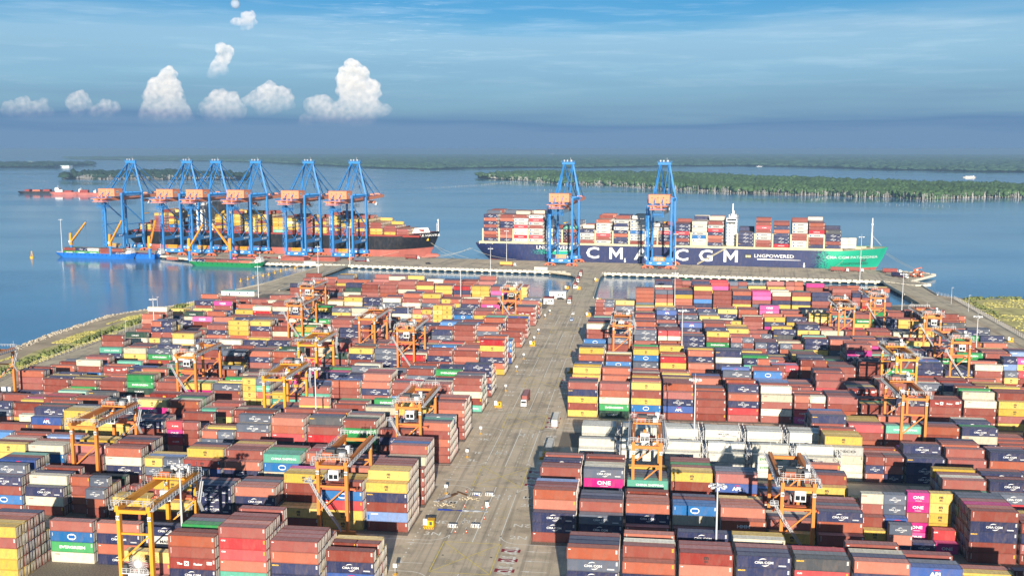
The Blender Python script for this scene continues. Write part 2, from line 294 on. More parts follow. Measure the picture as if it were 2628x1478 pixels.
def water_mat():
    m = mat('water', lin(96, 142, 176), .07, var=.22, scale=.0035, spec=.5); nt = m.node_tree; N = nt.nodes; L = nt.links; b = N['Principled BSDF']
    b.inputs['IOR'].default_value = 1.33
    tc = N.new('ShaderNodeTexCoord')
    mp = N.new('ShaderNodeMapping'); mp.inputs['Scale'].default_value = (.35, 1, 1); mp.inputs['Rotation'].default_value = (0, 0, .25); L.new(tc.outputs['Object'], mp.inputs[0])
    n1 = N.new('ShaderNodeTexNoise'); n1.inputs['Scale'].default_value = .16; n1.inputs['Detail'].default_value = 5; L.new(mp.outputs[0], n1.inputs['Vector'])
    n2 = N.new('ShaderNodeTexNoise'); n2.inputs['Scale'].default_value = .0045; n2.inputs['Detail'].default_value = 4; L.new(mp.outputs[0], n2.inputs['Vector'])
    r = N.new('ShaderNodeMapRange'); L.new(n2.outputs[0], r.inputs[0]); r.inputs[1].default_value = .38; r.inputs[2].default_value = .62; r.inputs[3].default_value = .04; r.inputs[4].default_value = .18
    L.new(r.outputs[0], b.inputs['Roughness'])
    bp = N.new('ShaderNodeBump'); bp.inputs['Strength'].default_value = .22; bp.inputs['Distance'].default_value = .35; L.new(n1.outputs[0], bp.inputs['Height']); L.new(bp.outputs[0], b.inputs['Normal'])
water_mat()
# ------------------------------------------------------------------ setting: water, land, yard, roads
def sheet(name, poly, z, m, kind=True, parent=None):
    b = MB(); b.quad([(p[0], p[1], z) for p in poly]); o = b.build(name, m, parent)
    if kind: struct(o)
    return o
WZ = -3.2
sheet('water', [(-30500, -1500), (30500, -1500), (30500, 59500), (-30500, 59500)], WZ, 'water')
SHORE = [(x+4, y) for x, y in ((-347, -400), (-347, 515), (-352.7, 564), (-353.9, 604), (-354.2, 640), (-344.5, 661), (-331.8, 684), (-323.4, 707))]+[(-317.5, 748), (-316.5, 764)]
EDGE = [(-280, 770), (-60, 760), (-36, 760), (180, 752), (200, 760), (201, 812), (224, 812), (228, 806), (242, 790), (262, 794), (300, 800), (900, 830), (900, -400)]
LAND = SHORE+EDGE
def land():
    b = MB(); n = len(LAND)
    b.quad([(x, y, -.02) for x, y in LAND])
    for i in range(n):
        a, c = LAND[i], LAND[(i+1) % n]
        sl = 9 if i < len(SHORE)-1 else (3 if i > 18 else 0)
        b.quad([(a[0], a[1], -.02), (c[0], c[1], -.02), (c[0]-sl, c[1], WZ-1.5), (a[0]-sl, a[1], WZ-1.5)][::-1])
    return struct(b.build('ground', 'earth'))
land()
# paved yard
YARD = [(-292, -100), (-292, 460), (-290, 530), (-299, 575), (-300, 762), (-60, 758), (-30, 758), (178, 750), (198, 758), (213, 700), (214, 656), (210, 586), (206, 400), (206, -100)]
sheet('yard_pavement', YARD, .004, 'asphalt')
sheet('perimeter_path', [(-303, -100), (-296, -100), (-296, 470), (-294, 530), (-303, 575), (-303, 770), (-310, 770), (-309, 600), (-309, 486), (-304, 440)], .004, 'concrete_pale')
sheet('grass_verge', [(-328, -100), (-311, -100), (-309, 442), (-313, 486), (-313, 530), (-315, 600), (-314, 690), (-315, 735), (-320, 700), (-326, 676), (-331, 655), (-336, 634), (-331, 604), (-334, 580), (-327, 556), (-331, 520), (-326, 490), (-331, 440), (-327, 380)], .03, 'grass_ground')
sheet('meadow', [(226, 100), (230, 620), (233, 716), (234, 786), (243, 787), (262, 791), (300, 797), (898, 825), (898, 100)], .03, 'grass_ground')
sheet('service_road', [(208, 200), (212, 586), (217, 656), (217, 720), (206, 762), (205, 812), (222, 812), (228, 720), (224, 626), (220, 200)], .008, 'concrete_pale')
sheet('main_road', [(-55.6, 60), (-36.8, 60), (-36.8, 760), (-55.6, 760)], .008, 'asphalt')
# markings, each kind one sheet object
RC = [194, 263, 333.2, 405, 476.5, 548, 620, 690]
def markings():
    b = MB(); z = .014
    def rect(x0, x1, y0, y1, mi=0, zz=z): b.quad([(x0, y0, zz), (x1, y0, zz), (x1, y1, zz), (x0, y1, zz)], mi)
    def line(p, q, w_=.28, mi=0, zz=z):
        p, q = Vector((*p, 0)), Vector((*q, 0)); d = (q-p).normalized(); s_ = Vector((-d.y, d.x, 0))*w_/2
        b.quad([(*(p-s_).xy, zz), (*(q-s_).xy, zz), (*(q+s_).xy, zz), (*(p+s_).xy, zz)], mi)
    def arc(cx, cy, r, a0, a1, n=9):
        P_ = [(cx+r*math.cos(R(a0+(a1-a0)*i/n)), cy+r*math.sin(R(a0+(a1-a0)*i/n))) for i in range(n+1)]
        for p, q in zip(P_[:-1], P_[1:]): line(p, q)
    for c0, c1 in zip(RC[:-1], RC[1:]):
        y0, y1 = c0+11, c1-11
        line((-53.4, y0+2), (-53.4, y1-2)); line((-46.1, y0), (-46.1, y1)); line((-38.7, y0+2), (-38.7, y1-2))
        y = y0+1
        while y < y1-2:
            for x in (-49.7, -42.4): rect(x-.1, x+.1, y, y+1.5)
            y += 4.4
        # the kerb lines swing away into the cross lanes
        arc(-59.4, y0+2+4, 6, -90, 0); arc(-59.4, y1-6, 6, 0, 90); arc(-32.7, y1-6, 6, 90, 180); arc(-32.7, y0+6, 6, 180, 270)
        for yy in (y0, y1):
            line((-59.4, yy), (-285, yy)); line((-32.7, yy), (205, yy))
        for x, yb, s in ((-51.4, y0+17, -1), (-48, y0+17, -1), (-44, y1-10, 1), (-40.6, y1-10, 1)):
            rect(x-.17, x+.17, yb-2.2, yb+1.6); b.quad([(x-.6, yb+s*1.2, z), (x+.6, yb+s*1.2, z), (x, yb+s*3.2, z)][::s])
            if x in (-51.4, -44): line((x, yb-.4*s), (x-1.6*s, yb+.8*s), .34); line((x-1.6*s, yb+.2*s), (x-1.6*s, yb+1.9*s), .7)
        # concrete crossing strip between the twin blocks
        yc = (c0+c1)/2; rect(-64, -29.5, yc-1.0, yc+1.0, 3, .011)
        for x in (-51.6, -40.6):
            for d in (3, -4.5): 
                for p, q in (((x-1, yc+d), (x+1, yc+d)), ((x+1, yc+d), (x+1, yc+d+1.6)), ((x+1, yc+d+1.6), (x-1, yc+d+1.6)), ((x-1, yc+d+1.6), (x-1, yc+d))): line(p, q, .12, 1)
    for c in RC:     # yellow box junctions
        x0, x1, y0, y1 = -54.1, -37.9, c-10.6, c+10.6
        for p, q in (((x0, y0), (x1, y0)), ((x1, y0), (x1, y1)), ((x1, y1), (x0, y1)), ((x0, y1), (x0, y0)), ((x0, y0), (x1, y1)), ((x0, y1), (x1, y0))): line(p, q, .27, 1)
        for dx, dy in ((-4, 3.4), (4, 2.6), (-4, -3.6), (3.6, -4.2)):
            for p, q in (((-1, -.7), (1, -.7)), ((1, -.7), (1, .7)), ((1, .7), (-1, .7)), ((-1, .7), (-1, -.7))): line((-46+dx+p[0], c+dy+p[1]), (-46+dx+q[0], c+dy+q[1]), .12, 1)
        for dx in (-6.6, 6.8): rect(-46+dx-.9, -46+dx+.9, c+.2, c+1.5, 3, .012); rect(-46+dx-.3, -46+dx+.3, c+.6, c+1.1, 4, .016)
        # pale crane runway strips and lane arrows on both sides
        for yy in (c+5.8, c-1.4):
            rect(-285, -60.6, yy-.9, yy+.9, 3, .011)
        for yy in (c+2.6, c-4.6): rect(-28.4, 204, yy-1, yy+1, 3, .011)
        for yy in (c+8.6, c-5.4):
            rect(-62.6, -57, yy-.12, yy+.12); b.quad([(-62.4, yy-.45, z), (-62.4, yy+.45, z), (-65, yy, z)])
        for yy in (c+6.2, c-.4, c-7.4):
            rect(-28.2, -23.2, yy-.12, yy+.12); b.quad([(-28, yy-.45, z), (-28, yy+.45, z), (-30.4, yy, z)][::-1])
            rect(-37-.1, -31.8, yy-1.1, yy+1.1, 2, .016); b.text('STOP', (-34.4, yy, .021), (0, -1, 0), (1, 0, 0), 4.0, 0, .42, .03)
    # block numbers, once each way up
    for i, (l0, l1) in enumerate((('N', 'M'), ('L', 'K'), ('J', 'H'), ('G', 'F'), ('E', 'D'), ('C', 'B'))):
        yc = (RC[i+1]+RC[i+2])/2
        for sd_, x in (('3', -58.6), ('2', -33.6)):
            for l, ya, yb in ((l0, yc-19, yc-9.6), (l1, yc+8, yc+15)):
                b.text(sd_+l, (x, ya, .018), (1, 0, 0), (0, 1, 0), 2.6, 0, 1.15, .01)
                b.text(sd_+l, (x, yb, .018), (-1, 0, 0), (0, -1, 0), 2.6, 0, 1.15, .01)
    y = 240
    while y < 740:   # dotted white studs along the block ends
        rect(-63.2, -62.8, y, y+.8); y += 3
    return struct(b.build('road_marking', ['white_line', 'yellow_line', 'red_box', 'concrete_pale', 'black_paint']))
markings()
def gravel():
    b = MB()
    for n_, Y in BL:
        if Y < 230: continue
        b.quad([(-288, Y-2.6, .010), (-65.4, Y-2.6, .010), (-65.4, Y+18.4, .010), (-288, Y+18.4, .010)])
        y = Y-2.4
        b.quad([(-29.6, y-2.4, .010), (203, y-2.4, .010), (203, y+18.2, .010), (-29.6, y+18.2, .010)])
    return struct(b.build('gravel_bed', 'gravel'))
# ------------------------------------------------------------------ shipping containers
BL = [('P', 233), ('N', 279), ('M', 302.5), ('L', 345.5), ('K', 375.5), ('J', 417.6), ('H', 445.5), ('G', 490), ('F', 518), ('E', 562), ('D', 590), ('C', 634), ('B', 662), ('A', 706), ('Z', 732)]
BORD = {n: i+1 for i, (n, y) in enumerate(BL)}
LL, LW, LH = 12.19, 2.44, 2.9
# per block and bay: rows from the front, '/' separated, each bottom to top; (ab) two short ones; '.' unseen, '-' nothing
SPEC = {
('R','P'): {0:'-', 1:'...rngo/.....n/.....n'[3:], 2:'....o/....rr/.....w', 3:'...yoY/.....p/.....p', 4:'....Nn/.....n/.....r', 5:'....Rd/.....d/.....R', 6:'....no/.....n/.....w', 7:'-/-/....a', 8:'-/-/(..)(..)(.N)(.a)'},
('R','N'): {0:'rnn/...oo/....p/....p', 1:'rng/...r/...n/...n/...g', 2:'rp/rpno/...o/...o', 3:'rr/..wb/...b/...r', 4:'HSH/...o/...o/...o', 5:'ny/nyr/..n', 6:'rr/rron/...p/...g/...p/...p', 7:'-/(-n)(-o)(-g)/(c.)(y.)/(r.)(..)(.a)/(..)(..)(..)(.g)(.g)', 8:'-/-/(nm)/(-.)(-R)/-/(my)(my)(ry)(my)(my)', 9:'rrNnr/....o/....m/....p/....g/....g', 10:'..nr/...p'},
('R','M'): {0:'..rrr/....r', 1:'..nmg/....w/....w', 2:'..bt/...d/...d', 3:'..xry/....y', 4:'...ap/....g/....g', 5:'nwr/..n/..b/..r', 6:'..ry/....r/....n', 7:'(y.)(y.)(y.)/(yo)', 8:'(..)(no)/(..)(.r)', 9:'..bt/....r/....w', 10:'..hg/....n', 11:'..yN/...r'},
('R','L'): {7:'wwwC/....y/....y/....y', 8:'(on)(nr)(r.)/(..)(..)(r.)', 9:'nnN/..N/...n', 10:'anp/...r', 11:'..on/...n'},
('R','K'): {7:'..rrN/....p/....p/....b', 8:'..rR/...r/...y/...y/...y', 9:'..rt/...r', 10:'..ro/...p/...n', 11:'..wn/...e'},
('R','J'): {0:'yryNr/....d', 1:'kewop/....o', 2:'rbyr/....y', 3:'ranp/....o', 4:'rrr/...r', 5:'pRno/....n', 6:'rwrw/....w', 7:'(m.)(K.)(r.)(o.)', 8:'..rp/...p', 9:'rrr/..y', 10:'..rn/...n', 11:'..rx/...r', 12:'.rrw/....w', 13:'..yy/....r'},
('R','H'): {0:'rrYy/....y', 1:'rr.o/....o', 2:'rrpy', 3:'rrmp', 4:'rrno', 5:'rgg/....g', 6:'.r.b/....b', 7:'(rg)(gr)(rp)', 8:'.rKp/....p', 9:'.hx', 10:'..rr', 11:'..rg', 12:'..wn', 13:'..Ry'},
('R','G'): {0:'.rno/....y', 1:'.bbr', 2:'nog/....y', 3:'.ryR', 4:'yoo/....o', 5:'rrn/....N', 6:'(pr)(gt)(tg)(no)', 7:'(rg)(or)(pK)', 8:'(bn)(rr)(op)(rr)', 9:'.rr', 10:'.rrr', 11:'.eer', 12:'.rnN', 13:'.yn'},
('R','F'): {0:'..wg', 1:'rprr/....g', 2:'.nR', 3:'yyyy', 4:'rrY', 5:'nnN', 6:'.oy', 7:'(rK)(gr)', 8:'.ky', 9:'(or)(gg)', 10:'..nmr', 11:'.rr', 12:'.rnn', 13:'..er', 14:'..ee'},
('R','E'): {0:'rbrrw', 1:'rr.g', 2:'.rgg', 3:'.rwR', 4:'nnn', 5:'.ery', 6:'(ng)(gr)(pg)', 7:'(rn)(gn)', 8:'(og)(gr)', 9:'.nn', 10:'.oo', 11:'.mr', 12:'.Rg', 13:'.ny', 14:'.rn'},
('R','D'): {0:'..wK', 1:'..xr', 2:'.wno', 3:'.rr', 4:'..na', 5:'.nnr', 6:'.yy', 7:'(rr)(pg)', 8:'.dn', 9:'..yn', 10:'.yw', 11:'.Rr', 12:'.xr', 13:'.ww', 14:'..yy'},
('R','C'): {1:'.rr', 2:'.oo', 3:'..na', 4:'.rg', 5:'.ry', 6:'(rn)(ry)', 7:'.rr', 8:'.ny', 9:'.yn', 10:'..yy', 11:'.rn', 12:'..er', 13:'.nn', 14:'.yy'},
('R','B'): {2:'.oo', 3:'.gN', 4:'.yn', 5:'.rn', 6:'.ny', 7:'.ro', 8:'.nmm', 9:'.nr', 10:'.cw', 11:'.yr', 12:'.gn', 13:'.eG', 14:'.rr'},
('L','P'): {0:'(--)(--)/(rG).../(G.)(r.)(G.)/(..)(..)(..)(r.)', 1:'..Nop/....p/....p', 2:'..oRRp/....po/.....r/.....p', 3:'..xro/....r', 4:'r/..y/-/-/-/.nMn/...t', 5:'-/-/-/-/-/nono', 6:'-/-/-/-/-/webr/....r', 7:'yyypy/....y'},
('L','N'): {0:'rsrNy/.....y/.....y/.....r/.....r/.....r', 1:'yyRbr/....y/....y', 2:'ry/ry/..rry/....y', 3:'rrno/...o', 4:'nnnn/...g', 5:'ry/..ry', 6:'(rr)/(--)(yy)/(rr)(.y)', 7:'(-r)(-o)(-g)/(..)(..)(..)(.g)', 8:'rwn/...w/...n', 9:'rbrn/....g'},
('L','M'): {0:'rrrr/...rw/....rr/.....b/.....p/.....p', 1:'rrn/...r', 2:'.rro/....o', 3:'.rwbt/....t', 4:'.rno/....r', 5:'..aY/....y', 6:'(..)(.a)(.o)(.g)', 7:'.rnwo/....r', 8:'.rrr/....p', 9:'.rrbw/....w', 10:'.yyyy/....r'},
('L','L'): {0:'rropo/....g', 1:'nrnr', 2:'.keer/....k', 3:'.rRr/....d', 4:'..Roo/....o', 5:'.nrg/....g', 6:'(..)(.g)(.g)', 7:'(.)(K.)(m.)(K.)'[3:], 8:'rrrn', 9:'.nyy', 10:'yyyyy/....y', 11:'rboa/....n', 12:'.rr'},
('L','K'): {0:'rrror/....r', 1:'.rry/....y', 2:'.rrw', 3:'.rr/...r', 4:'.rryo', 5:'.rn', 6:'.rr', 7:'(ry)(gy)(tr)', 8:'.nro', 9:'.rmy', 10:'.rr', 11:'.rNo', 12:'.eer', 13:'.rr', 14:'.gn'},
('L','J'): {0:'trwrr/....r', 1:'.Nrr', 2:'.srr', 3:'.rno/....o', 4:'.rro', 5:'.tr', 6:'(tt)(yr)', 7:'(yy)(yo)(y.)(y.)', 8:'.rg', 9:'.my', 10:'.rr', 11:'.keG', 12:'.rr', 13:'.er', 14:'.rr'},
('L','H'): {0:'rnrnn/....d', 1:'.rre', 2:'.rgr', 3:'.rx', 4:'.rn/...g', 5:'.nn', 6:'.mm', 7:'.Kr', 8:'(yr)(.K)', 9:'.ro', 10:'.no', 11:'.ee', 12:'.rN', 13:'.rx', 14:'.brw', 15:'.no'},
('L','G'): {0:'yonryR', 1:'.ror', 2:'.rnr', 3:'.rR', 4:'nngg', 5:'nrny', 6:'.rk', 7:'(rr)(RK)', 8:'.ro', 9:'.no', 10:'.rg', 11:'.rr', 12:'.ww', 13:'.eg', 14:'.yw'},
('L','F'): {0:'.rbb', 1:'.ro', 2:'.rn', 3:'.rn', 4:'.rh', 5:'.ro', 6:'.Kr', 7:'.wr', 8:'.rr', 9:'.yn', 10:'.nn', 11:'.rw', 12:'.nn', 13:'.ywy'},
('L','E'): {0:'.rr', 1:'.rgo', 2:'.rrr', 3:'.gN', 4:'(rg)(gR)', 5:'(oo)(rn)', 6:'.rr', 7:'.nn', 8:'.rr', 9:'.ey', 10:'.wr', 11:'.rny', 12:'.yyy'},
('L','D'): {0:'.rrr', 1:'.rno', 2:'.nb', 3:'.wb', 4:'(gr)(gr)', 5:'(pg)(oy)', 6:'.rr', 7:'.nr', 8:'.rr', 9:'.oe', 10:'.ww', 11:'.nr', 12:'.nn', 13:'.yy'},
('L','C'): {0:'.rxr', 1:'.rr', 2:'.yr', 3:'.bn', 4:'(yy)(yy)(yy)(yy)', 5:'(rr)(yr)(oy)', 6:'.wN', 7:'.rr', 8:'.ww', 9:'.yg', 10:'.ny', 11:'.nn'},
('L','B'): {0:'.rrr', 1:'.rno', 2:'.rmo', 3:'.rnr', 4:'(yy)(yr)(yy)(yo)', 5:'.rgr/....y', 6:'.cwr/....o', 7:'.rgw', 8:'.yNn', 9:'.ywy', 10:'.rw'},
('L','A'): {0:'-', 1:'..yyy', 2:'...mp', 3:'(..)(yy)(yy)(yy)(yy)', 4:'...nR', 5:'..ryy', 6:'...ryr', 7:'...wrr', 8:'...rp', 9:'...rr'},
('R','A'): {0:'-', 1:'-', 2:'...oo', 3:'...rg', 4:'...yn', 5:'...rry', 6:'...rr', 7:'...no', 8:'..rmm', 9:'...rw', 10:'...yr', 11:'...nn'},
}
SPEC[('R','P')][1] = '..rngo/.....n/.....n'
SPEC[('L','L')][7] = '(..)(K.)(m.)(K.)'
LABSPEC = {'x': ('Y', 'factor')}
W_RAND = 'r'*30+'o'*16+'p'*9+'n'*14+'g'*10+'y'*7+'w'*5+'b'*2+'eGmRKtaNsdYlk'
W_STRONG = {'A': 'ryopnrrrg', 'B': 'ryonrrgprr', 'Z': 'rryopp'}
FILL = random.Random(11)
boxes = []   # dicts: code, x, y, z, ln, block, side, bay, half, row, tier
def rcode(blk):
    if blk in W_STRONG and FILL.random() < .5: return FILL.choice(W_STRONG[blk])
    return FILL.choice(W_RAND)
def parse(row):
    out = []; i = 0
    while i < len(row):
        if row[i] == '(': out.append((row[i+1], row[i+2])); i += 4
        else: out.append(row[i]); i += 1
    return [] if out == ['-'] else out
def lim(side, Y):
    if side == 'R': return 196 if Y < 700 else 176
    return -287 if Y < 560 else (-292 if Y < 690 else -262)
def build_yard():
    for blk, Y in BL:
        for side in 'LR':
            pitch = 13.3 if side == 'L' else 13.1
            y0 = Y-(2.4 if side == 'R' else 0); x00 = (-65.9 if side == 'L' else -29.3)
            if (side, blk) == ('L', 'P'): x00 += 1.6
            for i in range(30):
                x = x00-pitch*i-LL if side == 'L' else x00+pitch*i
                if side == 'L' and x < lim(side, Y): break
                if side == 'R' and x+LL > lim(side, Y): break
                if side == 'R' and blk in 'LK' and i < 7: continue        # refrigerated stacks, built apart
                if proj((x+6, Y, 8))[0, 0] < -260 or proj((x+6, Y, 8))[0, 0] > 2900: continue
                spec = SPEC.get((side, blk), {}).get(i)
                if blk == 'Z' and (side == 'R' and i < 3 or side == 'L' and i < 3): continue
                rows = [parse(r) for r in spec.split('/')] if spec else None
                if spec == '-': continue
                h = FILL.choice([2, 3, 3, 3, 4, 4, 4, 5] if Y < 600 else ([2, 3, 3, 3, 4, 4] if Y < 700 else [4, 5, 5, 6]))
                pair = FILL.random() < .13
                for j in range(6):
                    if rows and j < len(rows): cells = rows[j]
                    else:
                        if rows:
                            top = max(len(r) for r in rows); hh = max(1, top-FILL.choice([0, 0, 0, 1, 1, 2]))
                            if blk == 'P' and side == 'L' and i in (4, 5, 6): continue
                        else: hh = max(0, min(6, h+FILL.choice([-3, -2, -1, 0, 0, 0, 1])))
                        cells = [(rcode(blk), rcode(blk)) if (pair and not rows) else rcode(blk) for _ in range(hh)]
                    for k, c in enumerate(cells):
                        yy = y0+2.62*j+1.22; z = k*LH+.02
                        if isinstance(c, tuple):
                            for hf, cc in enumerate(c):
                                if cc == '-': continue
                                if cc == '.': cc = rcode(blk)
                                boxes.append(dict(c=cc, x=x+3.03+hf*6.13, y=yy, z=z, ln=6.06, blk=blk, side=side, bay=i, half=hf, row=j, tier=k))
                        else:
                            if c == '-': continue
                            if c == '.': c = rcode(blk)
                            boxes.append(dict(c=c, x=x+6.1+FILL.uniform(-.06, .06), y=yy, z=z, ln=LL, blk=blk, side=side, bay=i, half=-1, row=j, tier=k))
    # refrigerated containers, right of the road in two rows between steel racks
    RE = {('L', 1): ['WWQW', 'WWWW', 'JWVV', 'WWWV', 'WEEW', 'WbVW'], ('K', 1): ['WWWW', 'WWWW', 'WVVW', 'WWVV', 'WQWW', 'WWVW']}
    for (blk, _), cols in RE.items():
        Y = 341.5 if blk == 'L' else 360.5
        for i, col in enumerate(cols):
            x = -20.2+14.6*i+LL/2
            hts = [4, 4, 4, 3] if blk == 'K' else [3, 4, 3, 2]
            for j in range(4):
                for k in range(min(len(col), hts[j] if i else hts[j])):
                    c = col[k] if j == 0 or FILL.random() < .2 else 'W'
                    boxes.append(dict(c=c, x=x, y=Y+2.62*j, z=k*LH+.02, ln=LL, blk=blk, side='R', bay=i, half=-1, row=j, tier=k))
build_yard()
if True:
    gravel()
def visible():
    """paint every box's three camera-side faces far to near into an id buffer; count what is seen"""
    W_, H_ = 1024, 576; buf = -np.ones((H_, W_), int); sc = 1024/2628
    order = sorted(range(len(boxes)), key=lambda i: -((boxes[i]['y'])**2+boxes[i]['x']**2+(CH-boxes[i]['z'])**2))
    front = np.zeros(len(boxes), int)
    for i in order:
        b = boxes[i]; x0, x1 = b['x']-b['ln']/2, b['x']+b['ln']/2; y0, y1 = b['y']-1.22, b['y']+1.22; z0, z1 = b['z'], b['z']+LH
        fc = [[(x0,y0,z1),(x1,y0,z1),(x1,y1,z1),(x0,y1,z1)]]
        xe = x1 if x1 < 0 else x0
        fc.append([(xe,y0,z0),(xe,y1,z0),(xe,y1,z1),(xe,y0,z1)]); fc.append([(x0,y0,z0),(x1,y0,z0),(x1,y0,z1),(x0,y0,z1)])
        for q in fc:
            p = proj(np.array(q))[:, :2]*sc; mn = np.floor(p.min(0)).astype(int); mx = np.ceil(p.max(0)).astype(int)
            mn = np.maximum(mn, 0); mx = np.minimum(mx, (W_-1, H_-1))
            if (mx <= mn).any(): continue
            X, Y = np.meshgrid(np.arange(mn[0], mx[0]+1)+.5, np.arange(mn[1], mx[1]+1)+.5)
            ar = 0
            for k in range(4): ar += p[k][0]*p[(k+1) % 4][1]-p[(k+1) % 4][0]*p[k][1]
            s = 1 if ar > 0 else -1; ok = np.ones(X.shape, bool)
            for k in range(4):
                a, c = p[k], p[(k+1) % 4]; ok &= s*((c[0]-a[0])*(Y-a[1])-(c[1]-a[1])*(X-a[0])) >= 0
            buf[mn[1]:mx[1]+1, mn[0]:mx[0]+1][ok] = i
    return np.bincount(buf[buf >= 0], minlength=len(boxes)), buf
NSEE, IDBUF = visible()
def unit_body(ln):
    b = MB(); x, y = ln/2-.05, LW/2-.06
    b.quad([(-x,-y,.1),(x,-y,.1),(x,-y,LH-.1),(-x,-y,LH-.1)]); b.quad([(x,y,.1),(-x,y,.1),(-x,y,LH-.1),(x,y,LH-.1)])
    b.quad([(-x,y,.1),(-x,-y,.1),(-x,-y,LH-.1),(-x,y,LH-.1)]); b.quad([(x,-y,.1),(x,y,.1),(x,y,LH-.1),(x,-y,LH-.1)])
    b.quad([(-x,-y,.1),(-x,y,.1),(x,y,.1),(x,-y,.1)]); return b
def unit_frame(ln, fine=True):
    b = MB(); x, y, t = ln/2, LW/2, .16
    for sx in (-1, 1):
        for sy in (-1, 1):
            b.box((sx*(x-t/2), sy*(y-t/2), LH/2), (t, t, LH-.02))
    for sy in (-1, 1):
        b.box((0, sy*(y-.05), .09), (ln-2*t, .1, .17)); b.box((0, sy*(y-.05), LH-.09), (ln-2*t, .1, .15))
    for sx in (-1, 1):
        b.box((sx*(x-.06), 0, .09), (.12, LW-2*t, .17)); b.box((sx*(x-.06), 0, LH-.09), (.12, LW-2*t, .15))
    return b
def unit_roof(ln):
    b = MB(); x, y = ln/2-.13, LW/2-.11; n = 12 if ln > 8 else 6
    for i in range(n):     # pressed roof panels
        xa = -x+2*x*i/n; xb = -x+2*x*(i+1)/n; z = LH-.045
        b.quad([(xa,-y,z),(xb-.12,-y,z),(xb-.12,y,z),(xa,y,z)]); b.quad([(xb-.12,-y,z-.03),(xb,-y,z-.03),(xb,y,z-.03),(xb-.12,y,z-.03)])
    return b
def unit_bar(ln, sx, yy):
    b = MB(); x = sx*(ln/2-.03); b.bar((x+sx*.04, yy, .2), (x+sx*.04, yy, LH-.2), .085); b.box((x+sx*.03, yy+(.18 if yy < 0 else -.18), 1.15), (.05, .36, .07)); return b
def unit_door(ln, sx, rods=True):
    b = MB(); x = sx*(ln/2-.03); y = LW/2-.17
    for s in (-1, 1): b.box((x-sx*.02, s*y/2, LH/2), (.05, y-.02, LH-.42), 0)
    for yy in (-.82, -.36, .36, .82) if rods else (): b.bar((x+sx*.04, yy, .2), (x+sx*.04, yy, LH-.2), .075, mi=1)
    for s in (-1, 1) if rods else (): b.box((x+sx*.02, s*.55, 1.15), (.05, .5, .07), 1)
    return b
def swoosh(b, cx, cz, w_, h_, yf, mi):
    for s, a0, a1 in ((1, 50, 150), (-1, 30, 130)):
        pts_o, pts_i = [], []
        for k in range(7):
            t = R(a0+(a1-a0)*k/6); wd = .11*math.sin(math.pi*(k+.35)/6.7)
            pts_o.append((cx+s*-.1*w_+w_*.5*math.cos(t)*1.0, yf, cz+s*h_*math.sin(t)*.5)); pts_i.append((cx+s*-.1*w_+w_*.5*math.cos(t), yf, cz+s*h_*(math.sin(t)*.5-wd)))
        for k in range(6):
            q = [pts_o[k], pts_i[k], pts_i[k+1], pts_o[k+1]]; b.quad(q if s > 0 else q[::-1], mi)
LMATS = ['white_letter', 'black_letter', 'red_letter', 'yellow_letter', 'green_letter', 'blue_letter', 'plum_letter', 'navy_letter']
